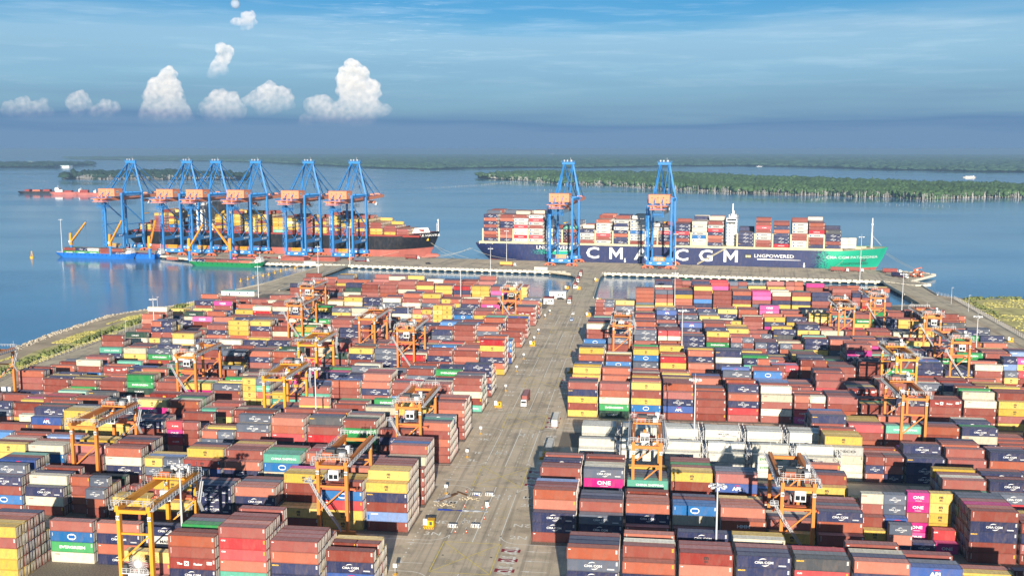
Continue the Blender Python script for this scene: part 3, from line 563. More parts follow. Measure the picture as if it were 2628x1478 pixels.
def letters(code, ln, variant):
    """lettering on the face turned to the camera; returns MB (material slots LMATS) or None"""
    b = MB(); bk = MB(); yf = -LW/2-.004; rt, up = (1, 0, 0), (0, 0, 1); s = ln > 8; k = 1 if s else .72
    T = lambda t, fx, fz, h, mi=0, xs=1, bold=.03, al='C': b.text(t, (ln*(fx-.5), yf, LH*fz), rt, up, h, mi, xs, bold, al)
    def bars(fx, fz, n, h, w_, mi=0, gap=.09):
        for i in range(n):
            z = LH*fz-i*(h+gap); bk.quad([(ln*(fx-.5)-w_/2, yf, z), (ln*(fx-.5)+w_/2, yf, z), (ln*(fx-.5)+w_/2, yf, z+h), (ln*(fx-.5)-w_/2, yf, z+h)], mi)
    def mark(mi=0): bars(.955, .84, 5, .11, .42 if s else .3, mi, .08)
    if code in 'ng' or code == 'V':
        mi = 7 if code == 'V' else 0
        T('CMA CGM', .5, .48, .60*k, mi, 1.12, .018); swoosh(b, 0, LH*.5, 2.2*k, 1.9*k, yf, mi)
        if s: bars(.84, .27, 2, .10, 1.7, mi)
        mark(mi)
    elif code == 'y': T('m', .5, .60, .72, 1, 1.1, .04); T('sc', .5, .31, .52, 1, 1.15, .03); bars(.07, .78, 6, .1, .1, 1)
    elif code == 'Y': T('m', .5, .60, .72, 1 if variant % 2 else 3, 1.1, .04); T('sc', .5, .31, .52, 1 if variant % 2 else 3, 1.15, .03); mark()
    elif code in 'eE': T('EVERGREEN', .5, .5, .82*k, 0 if code == 'e' else 4, 1.3, .03); mark(0 if code == 'e' else 4)
    elif code in 'mJ': T('ONE', .5, .52, 1.25*k, 0 if code == 'm' else 6, 1.2, .025); bars(.5, .17, 1, .1, 2.4*k, 0 if code == 'm' else 6)
    elif code == 'w': T('OOCL', .14, .78, .34, 2, 1.2, .05) if variant % 3 else mark(1)
    elif code == 'Q': T('OOCL', .3, .5, .8, 2, 1.2, .05)
    elif code == 'C': T('COSCO', .5, .5, .85, 1, 1.9, .03)
    elif code == 'b':
        for r0, mi in ((1.05, 0), (.82, 5)):
            n = len(b.v); P_ = [(r0*1.2*math.cos(R(15*i)), yf-(.002 if mi else 0), LH*.5+r0*.82*math.sin(R(15*i))) for i in range(24)]
            b.quad(P_, mi)
        for r0 in (.42,): T('COSCO', .5, .5, .42, 0, 1.0, .05)
        for zz in (.33, .67): b.quad([(-.5, yf-.004, LH*zz-.06), (.5, yf-.004, LH*zz-.06), (.5, yf-.004, LH*zz+.06), (-.5, yf-.004, LH*zz+.06)], 0)
        bars(.05, .8, 5, .1, .2); mark()
        b.v = [(x, y if i < 0 else y, z) for i, (x, y, z) in enumerate(b.v)]
    elif code == 't': T('CHINA SHIPPING', .55, .48, .72*k, 0, 1.1, .015)
    elif code == 'a': T('APL', .52, .45, 1.1*k, 0, 1.15, .04); b.quad([(-.6, yf, LH*.76), (1.1, yf, LH*.76), (1.0, yf, LH*.84), (-.3, yf, LH*.84)], 2)
    elif code in 'Nd': T('SEACO', .09, .78, .36, 3, 1.2, .05); mark()
    elif code == 's': T('SEACO', .2, .78, .42, 0, 1.3, .05); b.quad([(-ln*.47, yf, .5), (-ln*.43, yf, .5), (-ln*.43, yf, 1.9), (-ln*.47, yf, 1.9)], 5)
    elif code == 'R': T('CAI', .09, .76, .42, 0, 1.3, .05); mark(3)
    elif code == 'K': T('K LINE', .55, .45, .7*k, 0, 1.25, .05)
    elif code == 'h': T('HAMBURG S\u00dcD', .5, .48, .62*k, 0, 1.1, .05)
    elif code == 'H': T('HMM', .5, .47, .95*k, 0, 1.25, .04); mark()
    elif code == 'x':
        T('The', .22, .48, .62, 0, 1.1, .05); T('Factor', .62, .48, .62, 0, 1.1, .05); b.quad([(-2.2, yf, LH*.3), (-1.0, yf, LH*.3), (-1.0, yf, LH*.72), (-2.2, yf, LH*.72)], 0); b.text('X', (-1.6, yf-.004, LH*.51), rt, up, .8, 2, 1.1, .06); bars(.86, .62, 2, .36, 1.3); mark()
    elif code == 'M': T('MAERSK', .56, .48, .8*k, 1, 1.25, .03); b.quad([(-ln*.37-.55, yf, LH*.28), (-ln*.37+.55, yf, LH*.28), (-ln*.37+.55, yf, LH*.68), (-ln*.37-.55, yf, LH*.68)], 5)
    elif code == 'U': T('UASC', .45, .45, .8, 0, 1.8, .04)
    elif code == 'k': T('UASC', .45, .45, .7, 0, 1.8, .03)
    elif code in 'rop':
        if variant % 4 == 3: bars(.05, .78, 1, .22, .5); 
        else: bars(.055, .82, 5, .17, .17, 0, .14)
        mark(3 if variant % 5 == 1 else 0)
    elif code in 'W':
        if variant % 3 == 0: bars(.12, .8, 1, .16, 1.3, 1)
        else: bars(.95, .6, 2, .16, .16, 1)
    elif code == 'l': b.quad([(-1.6, yf, LH*.42), (1.6, yf, LH*.42), (1.6, yf, LH*.6), (-1.6, yf, LH*.6)], 4)
    elif code == 'L' or code == 'S': mark()
    else: mark()
    return b, bk
COLW = {'r': 'rust red', 'o': 'orange-brown', 'p': 'faded red', 'R': 'bright red', 'n': 'navy', 'g': 'slate grey', 'y': 'yellow', 'b': 'sky blue', 'w': 'cream', 'G': 'plain green', 'e': 'green', 'm': 'magenta', 't': 'teal', 'a': 'mid blue', 'k': 'dark green', 's': 'pale blue', 'W': 'white', 'V': 'white', 'E': 'white', 'J': 'white', 'Q': 'white', 'C': 'pale grey', 'M': 'pale grey', 'l': 'mint', 'd': 'dark grey', 'K': 'signal red', 'h': 'signal red', 'Y': 'brick red', 'x': 'brick red', 'H': 'orange-brown', 'N': 'plain navy', 'c': 'plain white', 'O': 'orange', 'U': 'dark green', 'S': 'pale blue', 'L': 'mid blue'}
ADJ = {'n': 'swoosh-marked', 'g': 'swoosh-marked', 'V': 'swoosh-marked', 'y': 'black-lettered', 'e': 'white-lettered', 'E': 'green-lettered', 'm': 'white-lettered', 'J': 'plum-lettered', 'b': 'globe-badged', 't': 'white-lettered', 'w': '', 'Q': 'red-lettered', 'C': 'black-lettered', 'x': 'white-lettered', 'H': 'white-lettered', 'a': 'white-lettered'}
_mesh = {}
def cmesh(part, code, ln, var=0, sx=1):
    k = (part, (BASE(code) if part not in ('lettering', 'marking') else code) if part != 'bar' else '', ln, var if part in ('lettering', 'marking', 'bar') else 0, sx if part in ('door', 'bar') else 1)
    if k not in _mesh:
        nm = PAINT[BASE(code)][0]
        if part == 'body': _mesh[k] = unit_body(ln).mesh('container_body', ['paint_'+nm])
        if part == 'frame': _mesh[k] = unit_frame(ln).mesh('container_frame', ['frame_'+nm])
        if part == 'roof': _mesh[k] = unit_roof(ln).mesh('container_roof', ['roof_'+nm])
        if part == 'door': _mesh[k] = unit_door(ln, sx, False).mesh('container_door', ['frame_'+nm, 'steel_rod'])
        if part == 'bar': _mesh[k] = unit_bar(ln, sx, var).mesh('locking_bar', ['steel_rod'])
        if part in ('lettering', 'marking'):
            b = letters(code, ln, var)[part == 'marking']; _mesh[k] = b.mesh('container_'+part, LMATS) if b.v else None
    return _mesh[k]
def container(code, loc, ln, label, fade, var, group='shipping containers stacked in the yard', rz=0.0, sx=1):
    o = bpy.data.objects.new('shipping_container', cmesh('body', code, ln)); COL.objects.link(o); o.location = loc; o.rotation_euler = (0, 0, rz); o['fade'] = fade
    tag(o, label, 'container', group)
    for part in ('frame', 'roof', 'door', 'lettering', 'marking'):
        me = cmesh(part, code, ln, var, sx)
        if me is None: continue
        c = bpy.data.objects.new(part, me); COL.objects.link(c); c.parent = o; c['fade'] = fade
        if part == 'door':
            for yy in (-.82, -.36, .36, .82):
                d = bpy.data.objects.new('locking_bar', cmesh('bar', code, ln, yy, sx)); COL.objects.link(d); d.parent = c
    return o
top_of = {}
for i, b in enumerate(boxes):
    k = (b['blk'], b['side'], b['bay'], b['half'], b['row']); top_of[k] = max(top_of.get(k, 0), b['tier'])
AT = {(b['blk'], b['side'], b['bay'], b['half'], b['row'], b['tier']): b for b in boxes}
def clabel(b):
    w_ = [ADJ.get(b['c'], ''), COLW[b['c']], 'short' if b['ln'] < 8 else '', 'container,']
    s = ' '.join(x for x in w_ if x)
    t = b['tier']; k = (b['blk'], b['side'], b['bay'], b['half'], b['row'])
    tier = ('ground level' if t == 0 else ORD[t+1]+' up')
    row = '' if b['row'] == 0 else ORD[b['row']+1]+' row, '
    blk = 'nearest block' if BORD[b['blk']] == 1 else ORD[BORD[b['blk']]]+' block'
    hf = {-1: '', 0: 'left half, ', 1: 'right half, '}[b['half']]
    lb = f"{s} {tier}, {row}{hf}{ORD[b['bay']+1]} stack {'left' if b['side']=='L' else 'right'} of road, {blk}"
    if len(lb.split()) > 16: lb = lb.replace(w_[0]+' ', '', 1) if w_[0] else lb
    if len(lb.split()) > 16: lb = lb.replace(' container,', ',', 1)
    return lb
def build_containers():
    rank = sorted(range(len(boxes)), key=lambda i: -NSEE[i])[:300]; near = set(i for i in rank if NSEE[i] > 0); used = {}
    vr = random.Random(5)
    for i, b in enumerate(boxes): b['fade'] = max(-1, min(1, vr.gauss(0, .5))); b['var'] = vr.randrange(6)
    for i in sorted(near, key=lambda i: -NSEE[i]):
        b = boxes[i]; lb = clabel(b)
        assert lb not in used, lb
        used[lb] = 1
        if len(lb.split()) > 16: print('LONG', lb)
        container(b['c'], (b['x'], b['y'], b['z']), b['ln'], lb, b['fade'], b['var'], sx=1 if b['x'] < 0 else -1)
    return near
NEAR = build_containers()
# the rest, one object: yard boxes beyond the 300 largest and the loads of the ships
EXTRA = []    # (code, matrix-like: centre, rz, ln, with_letters)
def stuff_containers():
    names = [PAINT[c][0] for c in PAINT]; slots = ['paint_'+n for n in names]+['frame_'+n for n in names]+['roof_'+n for n in names]+LMATS+['steel_rod']
    ix = {s: i for i, s in enumerate(slots)}
    V, Fv, Fl, MI, FD = [], [], [], [], []; nv = 0
    tmpl = {}
    def get(key, fn):
        if key not in tmpl:
            b = fn(); tmpl[key] = (np.array(b.v, float).reshape(-1, 3), b.f, b.m)
        return tmpl[key]
    def add(t, mats, loc, rz, fade, sc=1.0):
        nonlocal nv
        v, f, m_ = t
        if not len(v): return
        v = v*sc; c, s = math.cos(rz), math.sin(rz); p = np.empty_like(v); p[:, 0] = v[:, 0]*c-v[:, 1]*s+loc[0]; p[:, 1] = v[:, 0]*s+v[:, 1]*c+loc[1]; p[:, 2] = v[:, 2]+loc[2]
        V.append(p)
        for q, mi in zip(f, m_): Fv.extend([nv+i for i in q]); Fl.append(len(q)); MI.append(ix[mats[mi]]); FD.append(fade)
        nv += len(v)
    todo = [(b['c'], (b['x'], b['y'], b['z']), 0.0, b['ln'], NSEE[i] > 6 and b['y'] < 700, b['fade'], b['var'], NSEE[i], 1.0) for i, b in enumerate(boxes) if i not in NEAR]
    todo += [(c, l, rz, ln, lt, f, v, 99, sc) for c, l, rz, ln, lt, f, v, sc in EXTRA]
    for c, loc, rz, ln, lt, fade, var, see, sc in todo:
        nm = PAINT[BASE(c)][0]
        add(get(('b', ln), lambda: unit_body(ln)), ['paint_'+nm], loc, rz, fade, sc)
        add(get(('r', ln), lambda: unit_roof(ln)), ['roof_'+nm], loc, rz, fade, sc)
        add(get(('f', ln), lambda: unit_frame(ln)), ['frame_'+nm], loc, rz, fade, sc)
        sx = 1 if loc[0] < 0 or see == 99 else -1
        if see > 3: add(get(('d', ln, sx), lambda: unit_door(ln, sx)), ['frame_'+nm, 'steel_rod'], loc, rz, fade, sc)
        if lt:
            for q in (0, 1): add(get(('l', q, c, ln, var), lambda: letters(c, ln, var)[q]), LMATS, loc, rz, fade, sc)
    me = bpy.data.meshes.new('shipping_containers'); V_ = np.concatenate(V).astype(np.float32)
    me.vertices.add(len(V_)); me.vertices.foreach_set('co', V_.ravel()); me.loops.add(len(Fv)); me.loops.foreach_set('vertex_index', np.array(Fv, np.int32))
    st = np.zeros(len(Fl), np.int32); st[1:] = np.cumsum(Fl)[:-1]
    me.polygons.add(len(Fl)); me.polygons.foreach_set('loop_start', st)
    for s in slots: me.materials.append(M[s])
    me.polygons.foreach_set('material_index', np.array(MI, np.int32)); me.update(calc_edges=True)
    a = me.attributes.new('fade', 'FLOAT', 'FACE'); a.data.foreach_set('value', np.array(FD, np.float32))
    o = bpy.data.objects.new('shipping_containers', me); COL.objects.link(o)
    tag(o, 'mixed coloured shipping containers filling the far yard stacks and the two ships', 'containers', None, 'stuff')
# ------------------------------------------------------------------ quay, access bridges
def quay():
    root = thing('quay', Q(0, 0, 0), 'long pale concrete quay on dark piles with its kerbed edge beam', 'quay', rz=-QA)
    inv = root.matrix_basis.inverted()
    outl = [(-585, 84), (-585, 50), (-478, 38), (-412, 8), (-330, -4), (-262, 0), (-160, -2), (-32, -2), (0, -2), (238, -2), (262, -26), (276, -12), (262, 4), (290, 60), (252, 84)]
    b = MB(); b.quad([(u, v, 0) for u, v in outl]); b.quad([(u, v, -1.2) for u, v in outl][::-1])
    for a, c in zip(outl, outl[1:]+outl[:1]): b.quad([(a[0], a[1], -1.2), (c[0], c[1], -1.2), (c[0], c[1], 0), (a[0], a[1], 0)])
    b.build('deck', 'quay_concrete', root)
    e = MB()
    for a, c in list(zip(outl[:-1], outl[1:]))[1:]:
        if (a, c) == ((-32, -2), (0, -2)): continue
        d = math.hypot(c[0]-a[0], c[1]-a[1]); n = max(1, int(d/4.5))
        e.bar((a[0], a[1]-.25, -.75), (c[0], c[1]-.25, -.75), .5, 1.5)
        for i in range(n):    # castellated kerb blocks
            t0, t1 = (i+.1)/n, (i+.84)/n
            p = lambda t: (a[0]+(c[0]-a[0])*t, a[1]+(c[1]-a[1])*t-.2, .35)
            e.bar(p(t0), p(t1), .5, .7)
    e.build('edge_beam', 'quay_edge', root)
    pl = MB(); cp = MB(); u = -400
    while u < 236:
        if not (-34 < u < 2):
            for v in (1.2, 9, 17): pl.cyl((u, v, -1.2), (u, v, -7), .55, n=6, cap=False)
            cp.box((u, 3.0, -1.9), (2.0, 9.0, 1.4))
        u += 7.2
    for u, v in ((-580, 54), (-560, 52), (-540, 50), (-520, 47), (-500, 44), (-484, 42), (-470, 36), (-455, 30), (-440, 22), (-425, 15)): pl.cyl((u, v, -1.2), (u, v, -7), .8, n=6, cap=False); cp.box((u, v+2, -1.9), (2.4, 4, 1.4))
    o = pl.build('pile', 'pile_dark', root); o['kind'] = 'stuff'
    o = cp.build('pile_cap', 'quay_edge', root); o['kind'] = 'stuff'
    rl = MB()
    for v in (43, 79):
        rl.quad([(-584, v-.25, .012), (250, v-.25, .012), (250, v+.25, .012), (-584, v+.25, .012)])
    rl.build('crane_rail', 'machine_dark', root)
    mk = MB()
    for v in (14, 19, 24, 29):
        for i in range(-56, 34):
            mk.quad([(i*7, v-.1, .010), (i*7+3.4, v-.1, .010), (i*7+3.4, v+.1, .010), (i*7, v+.1, .010)])
    mk.build('lane_line', 'white_line', root)
quay()
def bridge(nm, pts_l, pts_r, label, z=0.0):
    root = thing('access_bridge', (0, 0, 0), label, 'bridge', 'access bridges to the quay')
    b = MB(); n = len(pts_l)
    for i in range(n-1):
        a, c, d, e = pts_l[i], pts_r[i], pts_r[i+1], pts_l[i+1]
        b.quad([(*a, z), (*c, z), (*d, z), (*e, z)]); b.quad([(*a, z-1.3), (*e, z-1.3), (*d, z-1.3), (*c, z-1.3)])
        for p, q in ((a, e), (d, c)): b.quad([(*p, z), (*q, z), (*q, z-1.3), (*p, z-1.3)])
    b.build('deck', 'concrete_pale', root)
    k = MB()
    for P_ in (pts_l, pts_r):
        for a, c in zip(P_[:-1], P_[1:]): k.bar((*a, z+.5), (*c, z+.5), .45, 1.0)
    k.build('parapet', 'quay_edge', root)
    pl = MB()
    for i in range(n-1):
        L_ = math.hypot(pts_l[i+1][0]-pts_l[i][0], pts_l[i+1][1]-pts_l[i][1])
        for j in range(max(1, int(L_/9))):
            t = (j+.5)/max(1, int(L_/9))
            for P_, s in ((pts_l, 1), (pts_r, -1)):
                x = P_[i][0]+(P_[i+1][0]-P_[i][0])*t+s; y = P_[i][1]+(P_[i+1][1]-P_[i][1])*t
                pl.cyl((x, y, z-1.3), (x, y, -7), .6, n=6, cap=False)
    pl.build('pile', 'pile_dark', root)['kind'] = 'stuff'
qp = lambda u, v: tuple(Q(u, v).xy)
bridge('a', [(-56, 759), (-55.5, 888), (-62, 906), (-86, 925.5)], [(-35, 759), (-35.5, 880), (-35.2, 900), (-33, 917.5)], 'straight concrete bridge carrying the central road out to the quay', -.006)
bridge('b', [(-317, 766), (-309, 805), (-301, 945)], [(-282, 768), (-281, 812), (-279, 948)], 'broad concrete bridge at the left edge of the container yard', -.006)
bridge('c', [(200, 806), (200, 868), tuple(Q(239, -3).xy)], [(224, 806), (227, 862), tuple(Q(262, -27).xy)], 'concrete bridge at the right end of the yard', -.006)

# ------------------------------------------------------------------ ship-to-shore cranes
def sts(boom_col='sts_orange'):
    root = thing('quay_crane', (0, 0, 0), None, 'crane', 'blue quay cranes')
    B_, OR = 'sts_blue', 'sts_orange'; hw = 10.6; L0, L1 = 0, 36; ZT = 62
    for u in (-hw, hw):
        for v in (L0, L1):
            b = MB(); b.bar((u, v, 3.6), (u, v, ZT), 1.65, 2.2, up=(0, 1, 0)); b.build('leg', B_, root)
    for v in (L0, L1):
        b = MB(); b.box((0, v, 5.2), (2*hw+3.4, 2.2, 3.6)); b.box((0, v, 8.0), (2*hw-6, .6, .5))
        for s in (-1, 1): b.box((s*8, v-1.12, 5.4), (1.9, .06, .8), 1)
        n_ = len(b.v); b.quad([(2.2*math.cos(R(30*i)), v-1.14, 5.4+.85*math.sin(R(30*i))+.25*math.cos(R(30*i))) for i in range(12)], 1)
        b.build('sill_beam', [B_, 'white_letter'], root)
    for u in (-hw, hw):
        b = MB(); b.bar((u, L0, 17.5), (u, L1, 17.5), 1.5, 3.4)
        x = u+(.78 if u > 0 else .78)
        c_ = []
        b.quad([(x, 22+1.6*math.cos(R(30*i)), 17.6+.8*math.sin(R(30*i))) for i in range(12)], 1)
        for k in range(3): b.quad([(x, 24.6+k*2.2, 17), (x, 26.2+k*2.2, 17), (x, 26.2+k*2.2, 18.5), (x, 24.6+k*2.2, 18.5)], 1)
        b.bar((u, L0+2, 15.8), (u, L0+.6, 8), 1.2, 1.6); b.bar((u, L1-2, 15.8), (u, L1-.6, 8), 1.2, 1.6)
        b.build('portal_beam', [B_, 'white_letter'], root)
        for p, q, r in (((u, L0, 55), (u, L1, 31.5), .62), ((u, L0, 31), (u, L1, 31), .38), ((u, L0+2, 31), (u, 18, 19), .35), ((u, L1-2, 31), (u, 18, 19), .35)):
            b = MB(); b.cyl(p, q, r, n=7); b.build('brace', B_, root)
    for v in (L0, L1):
        b = MB(); b.box((0, v, ZT+1.2), (2*hw+2.2, 2.2, 2.8)); b.build('cross_beam', B_, root)
    for u in (-hw, hw):
        b = MB(); b.bar((u, L0+1, ZT+1.2), (u, L1-1, ZT+1.2), 1.2, 2.0); b.build('top_beam', B_, root)
    b = MB()
    for u in (-3.4, 3.4): b.box((u, 6, 58.2), (1.5, 62, 3.6))
    for v in range(-24, 38, 6): b.box((0, v, 57.4), (5.4, .6, .9))
    b.rail([(-4.6, -25, 60), (-4.6, 37, 60)], 1.1, .07, 1, 3); b.rail([(4.6, -25, 60), (4.6, 37, 60)], 1.1, .07, 1, 3)
    b.build('girder', [OR, B_], root)
    b = MB()
    for u in (-3.4, 3.4): b.bar((u, 37, 58.2), (u, 104, 60.2), 1.5, 3.2)
    for k in range(10): b.box((0, 42+k*6.5, 57.6+.2*k), (5.4, .6, .9))
    for u in (-4.6, 4.6): b.rail([(u, 38, 60), (u, 103, 62)], 1.1, .07, 1, 4)
    for k in (58, 78, 96): b.box((0, k, 62.2), (7.6, 1.2, 1.4))
    b.build('boom', [OR, B_], root)
    for u in (-1, 1):    # gantry mast over the waterside legs
        b = MB(); b.bar((u*hw, L1, ZT+2), (u*4.4, L1-2, 96), 1.2, 1.5); b.bar((u*8.6, L1-.6, 70), (u*6.3, L1-1.2, 83), .8); b.build('mast', B_, root)
        b = MB(); b.bar((u*4.4, L1-2.5, 95.4), (u*7.4, 3, ZT+2), .8, 1.0); b.build('back_leg', B_, root)
    b = MB(); b.box((0, L1-2, 96.6), (12.4, 2.6, 2.0)); b.box((0, L1-2, 98), (14, 4, .25)); b.rail([(-7, L1-4, 98), (7, L1-4, 98), (7, L1, 98), (-7, L1, 98)], 1.1, .07, 0, 2.4)
    for u in (-4, -1, 3): b.box((u, L1-2, 99.1), (1.3, 1.6, 1.8), 1); 
    b.bar((2, L1-2, 98), (2, L1-2, 102.2), .2, mi=1); b.build('apex_beam', [B_, 'galvanised'], root)
    for u in (-3.6, 3.6):
        for p, q in (((u, L1-2, 95.5), (u, -18, 61)), ((u, L1-1, 95.5), (u, 62, 60.8)), ((u, L1-1, 95.8), (u, 96, 61.6)), ((u, L1-1, 92), (u, 78, 61))):
            b = MB(); b.cyl(p, q, .42, n=6); b.build('stay', B_, root)
    b = MB(); b.box((0, -4, 65.2), (19, 14, 7.6)); b.box((0, -4, 69.15), (19.4, 14.4, .3)); b.box((-9.52, -4, 65), (.08, .3, 7))
    b.box((.6, -11.02, 65.2), (.18, .1, 7.2), 2)
    b.quad([(9.53, -5.8+3*math.cos(R(30*i)), 66+1.3*math.sin(R(30*i))) for i in range(12)], 2)
    b.quad([(9.54, -8.2, 65.7), (9.54, -3.4, 65.7), (9.54, -3.4, 66.3), (9.54, -8.2, 66.3)], 3)
    mh = b.build('machinery_house', [OR, 'machine_dark', 'quay_edge', 'blue_letter'], root)
    for x, z in ((-6.5, 66.3), (-1.2, 66.3), (4, 66.6), (6.8, 64.2)): b = MB(); b.box((x, -11.03, z), (.9, .08, .9)); b.build('window', 'machine_dark', mh)
    # rear service platforms below the girder end
    b = MB()
    for z, w_, y0, y1 in ((59.5, 18, -25, -14), (56.2, 14, -26, -16), (51.5, 9, -22, -13)):
        b.box((0, (y0+y1)/2, z), (w_, y1-y0, .5), 1 if z > 52 else 0); P_ = [(-w_/2, y0, z), (w_/2, y0, z), (w_/2, y1, z), (-w_/2, y1, z), (-w_/2, y0, z)]; b.rail(P_, 1.3, .1, 0, 2)
    for x in (-4, 4):
        for y in (-21, -14): b.bar((x, y, 49), (x, y, 57), .35)
    b.rail([(-4.5, -22, 49), (4.5, -22, 49), (4.5, -13, 49), (-4.5, -13, 49)], 2.3, .12, 0, 1.4)
    for x, y, z in ((-6, -23, 58), (-2, -24, 57.5), (3, -23, 60.8), (6, -20, 61), (-5, -18, 61.2)): b.box((x, y, z), (1.8, 1.6, 2), 1)
    b.build('service_platform', [B_, OR], root)
    b = MB(); pv = (4.9, -12, 55.5)
    for k in range(30):
        q = (4.9, -12+1.5*(k+1), 55.5 if k % 2 else 50.8); b.bar(pv, q, .16); pv = q
    b.build('festoon_cable', 'machine_dark', root)
    b = MB(); b.box((-1.2, 58, 54.2), (6.6, 5, 2.6), 0); b.box((1.8, 62, 52.4), (2.4, 3, 2.8), 1); b.box((1.8, 62, 51.4), (2.45, 2.6, .9), 2)
    for x in (-4, 2):
        for y in (56, 60): b.bar((x, y, 53), (x, y, 40), .1, mi=2)
    b.box((-1, 58, 39.6), (2.0, 12, .8), 3); b.build('trolley', [OR, 'cab_white', 'machine_dark', 'safety_yellow'], root)
    b = MB(); b.rail([(-5.5, L0-.4, 7.3), (5.5, L0-.4, 7.3), (5.5, L0+1.4, 7.3), (-5.5, L0+1.4, 7.3), (-5.5, L0-.4, 7.3)], 3.4, .18, 0, 1.5)
    for i in range(8): b.bar((-5.5+i*1.4, L0-.45, 7.4), (-4.8+i*1.4, L0-.45, 10.4), .22)
    b.box((0, L0+.5, 7.4), (11, 2, .3)); b.build('walkway_cage', 'safety_yellow', root)
    b = MB()           # zigzag stair and lift mast on a landside leg
    for k in range(14):
        z = 8+k*3.6; y = -2.4-(1.6 if k % 2 else 0)
        b.box((-hw-1.6, L0-2, z), (2.2, 2.6, .14)); b.bar((-hw-1.6, L0-1+(0 if k % 2 else -2), z), (-hw-1.6, L0-1+(-2 if k % 2 else 0), z+3.6), .9, .16)
        b.bar((-hw-2.6, L0-3.2, z), (-hw-2.6, L0-3.2, z+3.6), .16)
    b.build('stair', B_, root)
    for u in (-hw, hw):
        for v in (L0, L1):
            b = MB(); b.box((u, v, 3.0), (6.6, 1.1, .9))
            for s in (-1, 1):
                b.box((u+s*3.3, v, 2.1), (3.6, 1.5, 1.1), top=.6)
                for t in (-1, 1):
                    b.box((u+s*3.3+t*1.4, v, 1.1), (2.0, 1.1, 1.1), top=.6)
            bo = b.build('bogie', 'bogie_orange', root)
            for s in (-1, 1):
                for t in (-1, 1):
                    for q in (-.5, .5): b = MB(); b.cyl((u+s*3.3+t*1.4+q, v-.35, .45), (u+s*3.3+t*1.4+q, v+.35, .45), .42, n=8); b.build('wheel', 'machine_dark', bo)
    return root
STS = [((315, 648), 'leftmost of the six blue quay cranes beside the black ship'), ((461, 652), 'second blue quay crane from the left, beside the funnel of the black ship'), ((536, 654), 'third blue quay crane from the left, close beside another crane'), ((638, 657), 'fourth blue quay crane from the left, over the yellow containers'), ((773.5, 661), 'fifth blue quay crane from the left, behind a hatch cover stack'), ((880, 667.6), 'rightmost of the six blue cranes at the black ship, boom seen clear'), ((1438.7, 683.5), 'blue quay crane standing near the stern of the navy ship'), ((1691, 690.6), 'rightmost blue quay crane, standing midships of the navy ship')]
proto = None
for (px, py), lab in STS:
    u, v = quv(px, py)
    if proto is None: o = proto = sts()
    else: o = copy_tree(proto)
    o.location = Q(u, 43, 0); o.rotation_euler = (0, 0, -QA); o['label'] = lab
    for ch in o.children:
        if ch.name.startswith('trolley'): ch.location.y = random.choice([-30, -18, 0, 12, 24])
